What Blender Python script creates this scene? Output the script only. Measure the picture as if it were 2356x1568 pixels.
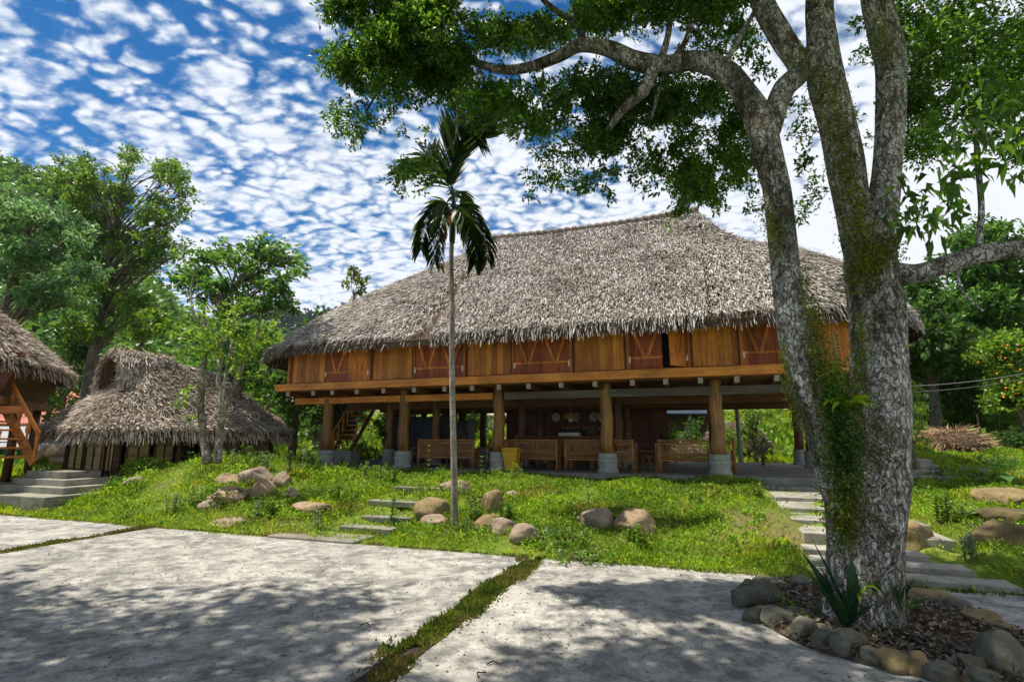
import bpy, math, random
import numpy as np
from mathutils import Vector, Matrix, noise
RS = np.random.RandomState(7); random.seed(7)
for o in list(bpy.data.objects): bpy.data.objects.remove(o)
sc = bpy.context.scene; COL = sc.collection
# ------------------------------------------------------------------ camera
F, PITCH, EYE = 1200.0, math.atan(219/1200.0), 1.8      # focal length in pixels of a 2356 wide view
cam = bpy.data.cameras.new('camera'); co = bpy.data.objects.new('camera', cam); COL.objects.link(co)
cam.sensor_width = 36; cam.lens = 36*F/2356; cam.clip_end = 3000; cam.clip_start = .05
co.location = (0, 0, EYE); co.rotation_euler = (math.pi/2+PITCH, 0, 0); sc.camera = co
# ------------------------------------------------------------------ light
SUN = Vector((-.48, .08, 1)).normalized()
el = math.asin(SUN.z); az = math.atan2(SUN.x, SUN.y)
sl = bpy.data.lights.new('sun', 'SUN'); sl.energy = 5.0; sl.angle = math.radians(.55); sl.color = (1, .93, .8)
so = bpy.data.objects.new('sun', sl); COL.objects.link(so); so.rotation_euler = SUN.to_track_quat('Z', 'Y').to_euler()
W = bpy.data.worlds.new('World'); sc.world = W; W.use_nodes = True
sc.view_settings.view_transform = 'Standard'; sc.view_settings.look = 'None'
sc.view_settings.exposure = .56; sc.view_settings.gamma = 1
def world():
    nt = W.node_tree; nt.nodes.clear(); N = nt.nodes.new; L = nt.links.new
    out = N('ShaderNodeOutputWorld'); bg = N('ShaderNodeBackground'); bg.inputs[1].default_value = .067
    sky = N('ShaderNodeTexSky'); sky.sky_type = 'NISHITA'; sky.sun_disc = False
    sky.sun_elevation = el; sky.sun_rotation = az; sky.altitude = 600; sky.dust_density = .6; sky.ozone_density = 3
    tc = N('ShaderNodeTexCoord'); sp = N('ShaderNodeSeparateXYZ'); L(tc.outputs['Generated'], sp.inputs[0])
    zc = N('ShaderNodeMath'); zc.operation = 'MAXIMUM'; zc.inputs[1].default_value = .03; L(sp.outputs[2], zc.inputs[0])
    za = N('ShaderNodeMath'); za.operation = 'ADD'; za.inputs[1].default_value = .22; L(zc.outputs[0], za.inputs[0])
    dv = N('ShaderNodeVectorMath'); dv.operation = 'DIVIDE'; L(tc.outputs['Generated'], dv.inputs[0])
    cb = N('ShaderNodeCombineXYZ'); [L(za.outputs[0], cb.inputs[i]) for i in (0, 1)]; cb.inputs[2].default_value = 1e6
    L(cb.outputs[0], dv.inputs[1])
    mp = N('ShaderNodeMapping'); mp.inputs['Rotation'].default_value = (0, 0, .55); mp.inputs['Scale'].default_value = (1.7, 2.3, 1); L(dv.outputs[0], mp.inputs[0])
    def nz(scale, det, rough, dist, off=0):
        n = N('ShaderNodeTexNoise'); n.noise_dimensions = '3D'; n.inputs['Scale'].default_value = scale
        n.inputs['Detail'].default_value = det; n.inputs['Roughness'].default_value = rough; n.inputs['Distortion'].default_value = dist
        if off:
            a = N('ShaderNodeVectorMath'); a.inputs[1].default_value = (off, off*1.7, off); L(mp.outputs[0], a.inputs[0]); L(a.outputs[0], n.inputs[0])
        else: L(mp.outputs[0], n.inputs[0])
        return n.outputs[0]
    def m(op, a, b, clamp=False):
        x = N('ShaderNodeMath'); x.operation = op; x.use_clamp = clamp
        for i, v in enumerate((a, b)):
            if isinstance(v, (int, float)): x.inputs[i].default_value = v
            elif v is not None: L(v, x.inputs[i])
        return x.outputs[0]
    big = nz(.8, 3, .5, .0, 4.3); mid = nz(2.6, 6, .6, .15, 1.9); fine = nz(16, 6, .6, 0, 2.2)
    wn = N('ShaderNodeTexNoise'); wn.inputs['Scale'].default_value = 4; wn.inputs['Detail'].default_value = 4; L(mp.outputs[0], wn.inputs[0])
    ws = N('ShaderNodeVectorMath'); ws.operation = 'SCALE'; ws.inputs['Scale'].default_value = .34; L(wn.outputs['Color'], ws.inputs[0])
    wa = N('ShaderNodeVectorMath'); wa.operation = 'ADD'; L(mp.outputs[0], wa.inputs[0]); L(ws.outputs[0], wa.inputs[1])
    vo = N('ShaderNodeTexVoronoi'); vo.feature = 'SMOOTH_F1'; vo.inputs['Scale'].default_value = 13; vo.inputs['Smoothness'].default_value = .6; L(wa.outputs[0], vo.inputs['Vector'])
    puff = m('SUBTRACT', .5, vo.outputs['Distance'])
    s = m('ADD', m('MULTIPLY', puff, .8), m('MULTIPLY', big, .85)); s = m('ADD', s, m('MULTIPLY', mid, .7)); s = m('ADD', s, m('MULTIPLY', fine, .5))
    rx = m('MULTIPLY', sp.outputs[0], .34); s = m('ADD', s, rx)
    low = m('MULTIPLY', m('SUBTRACT', .45, sp.outputs[2]), .85); s = m('ADD', s, m('MAXIMUM', low, -.16))
    cr = N('ShaderNodeMapRange'); cr.interpolation_type = 'SMOOTHSTEP'; cr.inputs[1].default_value = .66; cr.inputs[2].default_value = 1.12; L(s, cr.inputs[0])
    shd = N('ShaderNodeMapRange'); shd.inputs[1].default_value = .78; shd.inputs[2].default_value = 1.2; L(s, shd.inputs[0])
    cc = N('ShaderNodeMix'); cc.data_type = 'RGBA'; cc.inputs[6].default_value = (6.6, 7.8, 9.4, 1); cc.inputs[7].default_value = (10.0, 10.3, 10.9, 1); L(shd.outputs[0], cc.inputs[0])
    sat = N('ShaderNodeHueSaturation'); sat.inputs['Saturation'].default_value = 1.5; sat.inputs['Value'].default_value = 1.05; L(sky.outputs[0], sat.inputs['Color'])
    mx = N('ShaderNodeMix'); mx.data_type = 'RGBA'; L(m('MULTIPLY', cr.outputs[0], .95), mx.inputs[0]); L(sat.outputs[0], mx.inputs[6]); L(cc.outputs[2], mx.inputs[7])
    L(mx.outputs[2], bg.inputs[0]); L(bg.outputs[0], out.inputs[0])
world()
# ------------------------------------------------------------------ pixel <-> world measuring helpers
cP, sP = math.cos(PITCH), math.sin(PITCH)
def ray(u, v):
    a = u-1178.; b = 784.-v
    return np.array([a, F*cP-b*sP, F*sP+b*cP])/F
def atz(u, v, z): d = ray(u, v); t = (z-EYE)/d[2]; return np.array([0, 0, EYE])+d*t
def aty(u, v, y): d = ray(u, v); t = y/d[1]; return np.array([0, 0, EYE])+d*t
TH = math.radians(-19.6); RX = np.array([math.cos(TH), math.sin(TH)]); DX = np.array([-math.sin(TH), math.cos(TH)])
O2 = np.array([2.809, 15.841])
def toab(x, y): return (x-O2[0])*RX[0]+(y-O2[1])*RX[1], (x-O2[0])*DX[0]+(y-O2[1])*DX[1]
def fromab(a, b): return O2[0]+RX[0]*a+DX[0]*b, O2[1]+RX[1]*a+DX[1]*b
def sst(x, a, b):
    t = np.clip((x-a)/(b-a), 0, 1); return t*t*(3-2*t)
# ------------------------------------------------------------------ materials
MATS = {}
def mat(name, build):
    if name in MATS: return MATS[name]
    m = bpy.data.materials.new(name); m.use_nodes = True; nt = m.node_tree; nt.nodes.clear()
    build(nt, G(nt)); MATS[name] = m; return m
class G:
    def __init__(s, nt): s.nt = nt
    def n(s, t, **k):
        x = s.nt.nodes.new('ShaderNode'+t)
        for a, b in k.items():
            if a[0] == '_': setattr(x, a[1:], b)
            else: x.inputs[a.replace('_', ' ')].default_value = b
        return x
    def l(s, a, b): s.nt.links.new(a, b)
    def math(s, op, a, b=0, clamp=False):
        x = s.nt.nodes.new('ShaderNodeMath'); x.operation = op; x.use_clamp = clamp
        for i, v in enumerate((a, b)):
            if isinstance(v, (int, float)): x.inputs[i].default_value = v
            else: s.l(v, x.inputs[i])
        return x.outputs[0]
    def obj(s, sc=(1, 1, 1)):
        tc = s.n('TexCoord'); mp = s.n('Mapping'); mp.inputs['Scale'].default_value = sc; s.l(tc.outputs['Object'], mp.inputs[0]); return mp.outputs[0]
    def noise(s, v, scale, det=4, rough=.55, dist=0):
        x = s.n('TexNoise', Scale=scale, Detail=det, Roughness=rough, Distortion=dist); s.l(v, x.inputs['Vector']); return x.outputs[0]
    def ramp(s, f, stops, interp='LINEAR'):
        r = s.n('ValToRGB'); r.color_ramp.interpolation = interp; e = r.color_ramp.elements
        while len(e) < len(stops): e.new(.5)
        for i, (p, c) in enumerate(stops): e[i].position = p; e[i].color = (*c, 1) if len(c) == 3 else c
        s.l(f, r.inputs[0]); return r.outputs[0]
    def mix(s, f, a, b, mode='MIX'):
        x = s.n('Mix', _data_type='RGBA', _blend_type=mode)
        for i, v in ((0, f), (6, a), (7, b)):
            if isinstance(v, (int, float)): x.inputs[i].default_value = v
            elif isinstance(v, tuple): x.inputs[i].default_value = (*v, 1) if len(v) == 3 else v
            else: s.l(v, x.inputs[i])
        return x.outputs[2]
    def out(s, col, rough=.8, bump=None, bd=.02, bs=.6, trans=0, spec=.3, metal=0):
        p = s.n('BsdfPrincipled'); p.inputs['Roughness'].default_value = rough; p.inputs['Specular IOR Level'].default_value = spec; p.inputs['Metallic'].default_value = metal
        if isinstance(col, tuple): p.inputs['Base Color'].default_value = (*col, 1)
        else: s.l(col, p.inputs['Base Color'])
        if bump is not None:
            b = s.n('Bump', Strength=bs, Distance=bd); s.l(bump, b.inputs['Height']); s.l(b.outputs[0], p.inputs['Normal'])
        o = s.n('OutputMaterial')
        if trans:
            t = s.n('BsdfTranslucent'); ms = s.n('MixShader'); ms.inputs[0].default_value = trans
            if isinstance(col, tuple): t.inputs[0].default_value = (*col, 1)
            else:
                hs = s.n('HueSaturation'); hs.inputs['Value'].default_value = 1.5; hs.inputs['Hue'].default_value = .485; s.l(col, hs.inputs['Color']); s.l(hs.outputs[0], t.inputs[0])
            s.l(p.outputs[0], ms.inputs[1]); s.l(t.outputs[0], ms.inputs[2]); s.l(ms.outputs[0], o.inputs[0])
        else: s.l(p.outputs[0], o.inputs[0])
    def isl(s): return s.n('NewGeometry').outputs['Random Per Island']
def leafmat(name, c0, c1, c2, trans=.35, rough=.45, spec=.4, patch=.8, dry=0.):
    def b(nt, g):
        r = g.isl(); col = g.ramp(r, [(0, c0), (.55, c1), (1, c2)])
        nz = g.noise(g.obj(), patch, 3); d = g.ramp(nz, [(.35, (.55, .6, .55)), (.65, (1.25, 1.2, 1.1))])
        col = g.mix(1.0, col, d, 'MULTIPLY')
        if dry: dn = g.noise(g.obj(), 1.3, 6, .7, .5); col = g.mix(g.math('MULTIPLY', g.ramp(dn, [(.48, (0, 0, 0)), (.6, (1, 1, 1))]), dry), col, (.2, .15, .05))
        g.out(col, rough, trans=trans, spec=spec)
    return mat(name, b)
def plain(name, c, rough=.7, var=.25, scale=8, bump=.3, metal=0, spec=.3, bd=.01):
    def b(nt, g):
        v = g.obj(); n = g.noise(v, scale, 5); lo = tuple(x*(1-var) for x in c); hi = tuple(min(1, x*(1+var)) for x in c)
        g.out(g.ramp(n, [(.3, lo), (.7, hi)]), rough, n if bump else None, bd, bump or .1, metal=metal, spec=spec)
    return mat(name, b)
def thatch(name, cs, trans=.08):
    def b(nt, g):
        r = g.isl(); col = g.ramp(r, [(0, cs[0]), (.25, cs[1]), (.6, cs[2]), (1, cs[3])])
        n = g.noise(g.obj((1, 1, 1.6)), .8, 7, .65, .4); d = g.ramp(n, [(.34, (.6, .57, .52)), (.5, (.98, .97, .95)), (.7, (1.18, 1.18, 1.2))])
        g.out(g.mix(1.0, col, d, 'MULTIPLY'), .75, trans=trans, spec=.25)
    return mat(name, b)
def wood(name, base, dark, hi, plank=.17, axis=0, gr=.5, rough=.5):
    # planks side by side along `axis`, grain along z (or x when axis == 2)
    def b(nt, g):
        tc = g.n('TexCoord'); sp = g.n('SeparateXYZ'); g.l(tc.outputs['Object'], sp.inputs[0])
        pid = g.math('FLOOR', g.math('DIVIDE', sp.outputs[axis], plank)); fr = g.math('FRACT', g.math('DIVIDE', sp.outputs[axis], plank))
        wn = g.n('TexWhiteNoise', _noise_dimensions='1D'); g.l(pid, wn.inputs['W'])
        sc = (14, 14, .9) if axis != 2 else (.9, 14, 14)
        mp = g.n('Mapping'); mp.inputs['Scale'].default_value = sc; g.l(tc.outputs['Object'], mp.inputs[0])
        off = g.n('VectorMath'); g.l(mp.outputs[0], off.inputs[0]); cmb = g.n('CombineXYZ'); g.l(g.math('MULTIPLY', wn.outputs[0], 37), cmb.inputs[2]); g.l(cmb.outputs[0], off.inputs[1])
        n = g.noise(off.outputs[0], 1.3, 6, .6, .8); col = g.ramp(n, [(.25, dark), (.5, base), (.75, hi)])
        tone = g.ramp(wn.outputs[0], [(0, (.68, .64, .6)), (.5, (1, 1, 1)), (1, (1.25, 1.28, 1.3))]); col = g.mix(1.0, col, tone, 'MULTIPLY')
        gw = g.noise(g.obj((1, 1, .35)), 2.6, 6, .7, .6); col = g.mix(g.math('MULTIPLY', g.ramp(gw, [(.52, (0, 0, 0)), (.7, (1, 1, 1))]), .38), col, tuple(.35*x+.1 for x in dark))
        blot = g.noise(g.obj(), 1.1, 3); col = g.mix(1.0, col, g.ramp(blot, [(.35, (.7, .68, .66)), (.62, (1.1, 1.1, 1.1))]), 'MULTIPLY')
        if plank < 5:
            edge = g.math('LESS_THAN', g.math('ABSOLUTE', g.math('SUBTRACT', fr, .5)), .485)
            col = g.mix(edge, tuple(x*.25 for x in dark), col)
        g.out(col, rough, n, .006, gr, spec=.35)
    return mat(name, b)
M_thatch = thatch('thatch_main', [(.10, .08, .065), (.27, .235, .205), (.5, .46, .42), (.8, .77, .73)])
M_thatch2 = thatch('thatch_small', [(.10, .07, .05), (.26, .21, .16), (.47, .4, .33), (.72, .65, .56)])
M_under = plain('thatch_under', (.07, .045, .028), .95, .5, 14, .6)
M_rope = plain('twisted_ridge', (.22, .18, .15), .9, .5, 20, .8)
M_panel = wood('wall_plank', (.62, .225, .03), (.36, .1, .014), (.8, .36, .06), .2)
M_shut = wood('shutter_plank', (.36, .08, .022), (.18, .034, .011), (.5, .14, .036), .2)
M_shuto = wood('shutter_orange', (.68, .22, .032), (.42, .11, .017), (.82, .34, .055), .2)
M_frame = wood('frame_wood', (.55, .18, .026), (.32, .09, .014), (.72, .29, .05), 9)
M_beam = wood('beam_wood', (.66, .235, .035), (.42, .12, .018), (.8, .36, .065), 99, 2)
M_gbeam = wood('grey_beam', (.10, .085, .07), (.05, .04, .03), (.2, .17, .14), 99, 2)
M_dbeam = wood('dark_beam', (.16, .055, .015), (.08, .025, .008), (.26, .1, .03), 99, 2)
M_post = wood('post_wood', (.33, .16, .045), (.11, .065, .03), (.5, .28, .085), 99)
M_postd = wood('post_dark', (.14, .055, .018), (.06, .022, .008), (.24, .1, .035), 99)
M_stairw = wood('stair_wood', (.5, .17, .03), (.3, .08, .015), (.66, .28, .06), 99, 2)
M_bamboo = plain('bamboo', (.32, .145, .045), .45, .45, 22, .2, spec=.5)
M_plinth = plain('plinth_stone', (.3, .31, .285), .8, .2, 9, .12, bd=.004)
M_white = plain('hinge_white', (.75, .75, .72), .4, .1, 5, 0)
M_black = plain('black_plastic_and_shade', (.012, .012, .014), .5, .3, 6, .2)  # plastic parts, and the sheets standing for shade in openings
def conc(name, c0, c1, c2, dirt=(.16, .14, .125), amt=.5, green=0):
    def b(nt, g):
        v = g.obj(); n1 = g.noise(v, .55, 6, .62, .4); n2 = g.noise(v, 5.5, 8, .68); n3 = g.noise(v, 38, 4, .6)
        mpv = g.obj((1, 1, 1)); col = g.ramp(n1, [(.3, c0), (.5, c1), (.7, c2)])
        f = g.math('MULTIPLY', g.ramp(n2, [(.5, (0, 0, 0)), (.68, (1, 1, 1))]), amt); col = g.mix(f, col, dirt)
        n4 = g.noise(v, 1.7, 9, .72, .8); f = g.math('MULTIPLY', g.ramp(n4, [(.52, (0, 0, 0)), (.64, (1, 1, 1))]), amt*.95); col = g.mix(f, col, tuple(x*.55 for x in dirt))
        f = g.ramp(n3, [(.62, (1, 1, 1)), (.72, (.55, .5, .46))]); col = g.mix(1.0, col, f, 'MULTIPLY')
        if green:
            n5 = g.noise(v, 2.3, 5); col = g.mix(g.math('MULTIPLY', g.ramp(n5, [(.5, (0, 0, 0)), (.62, (1, 1, 1))]), green), col, (.06, .09, .03))
        h = g.math('ADD', g.math('MULTIPLY', n2, .7), g.math('MULTIPLY', n3, .3)); g.out(col, .88, h, .012, .55, spec=.2)
    return mat(name, b)
def courtm(nt, g):
    v = g.obj(); n1 = g.noise(v, .5, 6, .62, .4); n2 = g.noise(v, 3.2, 10, .74, .3); n3 = g.noise(v, 42, 5, .7); n4 = g.noise(v, .9, 8, .7, 1.2); n5 = g.noise(g.obj((1, 1, 1)), 11, 8, .75, .2)
    col = g.ramp(n1, [(.3, (.34, .33, .30)), (.5, (.44, .425, .39)), (.7, (.53, .515, .475))])
    grime_shade = g.math('MULTIPLY', g.ramp(n4, [(.34, (.15, .15, .15)), (.54, (1, 1, 1))]), g.ramp(n2, [(.40, (0, 0, 0)), (.56, (1, 1, 1))])); col = g.mix(g.math('MULTIPLY', grime_shade, .78), col, (.10, .102, .104))  # cool dirt, with part of the court's mottled shade put into the colour
    col = g.mix(g.math('MULTIPLY', g.ramp(n5, [(.5, (0, 0, 0)), (.66, (1, 1, 1))]), .6), col, (.10, .09, .08)); col = g.mix(1.0, col, g.ramp(n3, [(.36, (1.12, 1.12, 1.1)), (.6, (.9, .88, .86)), (.7, (.45, .42, .4))]), 'MULTIPLY')
    pale = g.noise(v, 1.4, 9, .75, .6); col = g.mix(g.math('MULTIPLY', g.ramp(pale, [(.56, (0, 0, 0)), (.68, (1, 1, 1))]), .5), col, (.6, .58, .54))
    h = g.math('ADD', g.math('MULTIPLY', n2, .8), g.math('MULTIPLY', n3, .35)); g.out(col, .9, h, .022, .8, spec=.15)
M_court = mat('court_concrete', courtm)
M_estep = conc('old_step_concrete', (.18, .165, .13), (.25, .235, .19), (.32, .3, .25), amt=.6, green=.4)
M_step = conc('step_concrete', (.26, .245, .2), (.34, .32, .27), (.41, .39, .33), amt=.6, green=.45)
M_patio = conc('patio_concrete', (.2, .19, .17), (.26, .25, .23), (.3, .29, .27), amt=.4, green=.2)
def groundm(nt, g):
    v = g.obj(); a = g.noise(v, .35, 6, .6); b = g.noise(v, 4, 6, .65)
    col = g.ramp(b, [(.3, (.07, .10, .015)), (.5, (.12, .19, .022)), (.7, (.22, .24, .05))]); col = g.mix(g.ramp(a, [(.5, (0, 0, 0)), (.7, (1, 1, 1))]), col, (.2, .14, .075))
    g.out(col, .95, b, .05, .8, spec=.1)
M_ground = mat('ground_soil_green', groundm)
M_soil = plain('pit_soil', (.07, .05, .035), .95, .6, 16, .9, bd=.03)
def rockm(name, c0, c1, c2, moss=0.):
    def b(nt, g):
        v = g.obj(); a = g.noise(v, 1.8, 7, .65, .3); f = g.noise(v, 14, 6, .6); col = g.ramp(a, [(.3, c0), (.5, c1), (.68, c2)])
        col = g.mix(1.0, col, g.ramp(f, [(.3, (.72, .7, .68)), (.7, (1.12, 1.1, 1.08))]), 'MULTIPLY')
        vo = g.n('TexVoronoi', _feature='DISTANCE_TO_EDGE', Scale=1.6); g.l(v, vo.inputs['Vector'])
        if moss: m_ = g.noise(v, 3.2, 5); col = g.mix(g.math('MULTIPLY', g.ramp(m_, [(.48, (0, 0, 0)), (.6, (1, 1, 1))]), moss), col, (.045, .055, .018))
        g.out(col, .85, g.math('ADD', g.math('MULTIPLY', a, .5), f), .03, .7, spec=.25)
    return mat(name, b)
M_rock = [rockm('boulder_tan', (.2, .14, .085), (.36, .26, .165), (.45, .34, .22)), rockm('boulder_mauve', (.17, .13, .10), (.29, .225, .17), (.42, .335, .25)), rockm('boulder_ochre', (.15, .11, .05), (.27, .2, .1), (.36, .28, .15), .35)]
M_rock.append(rockm('ledge_shaded', (.06, .05, .025), (.13, .1, .045), (.24, .19, .09), .5)); M_ring = rockm('ring_stone', (.07, .072, .058), (.15, .145, .11), (.3, .285, .23), .4)  # ledge tones: shade put into the colour, plus dark moss
def barkm(name, light, midc, dark, moss=.5, sc=1.0, vs=9, patch=.5):
    def b(nt, g):
        def warp(v, k, f):
            nc = g.n('TexNoise', Scale=f, Detail=4.0); g.l(g.obj(), nc.inputs['Vector']); s1 = g.n('VectorMath', _operation='SCALE'); s1.inputs['Scale'].default_value = k; g.l(nc.outputs['Color'], s1.inputs[0])
            ad = g.n('VectorMath', _operation='ADD'); g.l(v, ad.inputs[0]); g.l(s1.outputs[0], ad.inputs[1]); return ad.outputs[0]
        v = warp(g.obj((sc, sc, .5*sc)), .16, 7.0)
        vo = g.n('TexVoronoi', _feature='DISTANCE_TO_EDGE', Scale=float(vs)); g.l(v, vo.inputs['Vector'])
        vo2 = g.n('TexVoronoi', _feature='DISTANCE_TO_EDGE', Scale=float(vs)*2.3); g.l(v, vo2.inputs['Vector'])
        vc = g.n('TexVoronoi', _feature='F1', Scale=float(vs)); g.l(v, vc.inputs['Vector']); sp = g.n('SeparateColor'); g.l(vc.outputs['Color'], sp.inputs[0])
        fine = g.noise(g.obj((1, 1, .45)), 30, 7, .72); midn = g.noise(g.obj((1, 1, .6)), 8.5, 6, .7, .6); big = g.noise(g.obj((1, 1, .45)), 2.3, 6, .65, .5)
        tone = g.math('ADD', g.math('MULTIPLY', sp.outputs[0], .3), g.math('MULTIPLY', midn, .9)); tone = g.math('ADD', tone, g.math('MULTIPLY', big, patch))
        plate = g.ramp(tone, [(.52, tuple(x*.38 for x in midc)), (.72, midc), (.86, tuple(.45*a+.55*c for a, c in zip(light, midc))), (1.0, light)])
        plate = g.mix(1.0, plate, g.ramp(fine, [(.3, (.45, .43, .42)), (.6, (1.2, 1.2, 1.2))]), 'MULTIPLY')
        depth = g.ramp(midn, [(.35, (.03, .03, .03)), (.65, (.1, .1, .1))]); cr = g.math('MULTIPLY', vo.outputs['Distance'], 11, True); cr2 = g.math('ADD', g.math('MULTIPLY', vo2.outputs['Distance'], 12, True), .45, True)
        crack = g.math('MULTIPLY', cr, cr2); crack = g.math('POWER', crack, .7); col = g.mix(crack, dark, plate)
        mf = g.math('MULTIPLY', g.ramp(g.noise(g.obj((1, 1, .35)), 2.1, 6, .65, .3), [(.5, (0, 0, 0)), (.6, (1, 1, 1))]), moss); col = g.mix(mf, col, (.035, .042, .012))
        h = g.math('ADD', g.math('MULTIPLY', crack, .9), g.math('MULTIPLY', fine, .6)); h = g.math('ADD', h, midn); g.out(col, .92, h, .02, 1.0, spec=.12)
    return mat(name, b)
M_bark = barkm('bark_plated', (.74, .74, .7), (.26, .225, .18), (.03, .024, .018), .7, 1, 23)
M_bark2 = barkm('bark_grey', (.34, .3, .25), (.17, .14, .11), (.05, .04, .03), .3, 1, 20)
M_barks = barkm('bark_smooth', (.36, .3, .2), (.24, .19, .12), (.14, .1, .065), .25, .6, 20)
L_main = leafmat('leaf_canopy', (.028, .08, .01), (.065, .18, .016), (.16, .35, .026), .5, .38, .5)
L_tall = leafmat('leaf_tall_tree', (.04, .11, .014), (.1, .22, .025), (.24, .38, .05), .45)
L_feather = leafmat('leaf_feathery', (.045, .12, .035), (.1, .24, .07), (.2, .38, .12), .4)
L_mid = leafmat('leaf_twin_tree', (.03, .1, .018), (.07, .19, .025), (.16, .32, .04), .45)
L_back = leafmat('leaf_back', (.025, .075, .015), (.06, .15, .022), (.13, .24, .035), .4)
L_bright = leafmat('leaf_bright', (.06, .15, .012), (.13, .27, .02), (.26, .38, .03), .45)
L_hill = leafmat('leaf_hill', (.03, .09, .018), (.075, .19, .025), (.15, .3, .035), .3, patch=.12)
L_far = leafmat('leaf_far_haze', (.014, .045, .03), (.022, .065, .035), (.04, .1, .045), .2, patch=.03)  # blue cast of distant haze put into the leaf colour
L_grass = leafmat('grass_blade', (.11, .19, .008), (.27, .42, .012), (.5, .56, .03), .5, .6, .15, patch=.9, dry=.65)
L_joint = leafmat('joint_blade_shaded', (.035, .06, .008), (.09, .14, .015), (.2, .24, .035), .4, .6, .15, patch=3, dry=.8)  # darker than the lawn grass: court shade put into the colour, dry patches real
L_cover = leafmat('ground_cover', (.06, .15, .012), (.15, .32, .018), (.36, .52, .06), .4, .6, .15, patch=.7, dry=.3)
L_dry = leafmat('dry_litter', (.04, .03, .022), (.09, .065, .042), (.28, .21, .15), .1)
L_palm = leafmat('leaf_palm', (.018, .05, .008), (.035, .085, .012), (.09, .13, .018), .35, .35, .5)
L_palmdry = leafmat('leaf_palm_dry', (.1, .07, .01), (.25, .14, .02), (.35, .2, .03), .35)
L_agave = leafmat('leaf_strap', (.012, .05, .022), (.02, .075, .03), (.035, .11, .035), .2, .35, .5)
L_fern = leafmat('leaf_fern', (.1, .22, .015), (.2, .36, .02), (.35, .45, .03), .45)
L_moss = leafmat('leaf_moss', (.04, .07, .008), (.12, .17, .014), (.3, .34, .025), .35)
L_silver = leafmat('leaf_silver', (.1, .18, .08), (.2, .3, .14), (.33, .42, .24), .3)
# ------------------------------------------------------------------ object helpers
def tag(o, label=None, cat=None, group=None, kind=None):
    if label: o['label'] = label
    if cat: o['category'] = cat
    if group: o['group'] = group
    if kind: o['kind'] = kind
    return o
def thing(name, label, cat, loc=(0, 0, 0), rz=0, group=None):
    o = bpy.data.objects.new(name, None); COL.objects.link(o); o.empty_display_size = .2
    o.location = loc; o.rotation_euler = (0, 0, rz); return tag(o, label, cat, group)
def mkmesh(name, V, Fs, m, parent=None, smooth=False, origin=None):
    V = np.asarray(V, np.float32).reshape(-1, 3)
    if origin is not None: V = V-np.asarray(origin, np.float32)
    me = bpy.data.meshes.new(name)
    if isinstance(Fs, np.ndarray):
        k = Fs.shape[1]; nf = len(Fs); me.vertices.add(len(V)); me.vertices.foreach_set('co', V.ravel())
        me.loops.add(nf*k); me.loops.foreach_set('vertex_index', Fs.astype(np.int32).ravel()); me.polygons.add(nf)
        me.polygons.foreach_set('loop_start', (np.arange(nf)*k).astype(np.int32)); me.update(calc_edges=True)
    else: me.from_pydata(V.tolist(), [], Fs); me.update()
    if smooth: me.polygons.foreach_set('use_smooth', np.ones(len(me.polygons), bool))
    me.materials.append(m); o = bpy.data.objects.new(name, me); COL.objects.link(o)
    if origin is not None and parent is None: o.location = origin
    if parent: o.parent = parent
    return o
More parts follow.
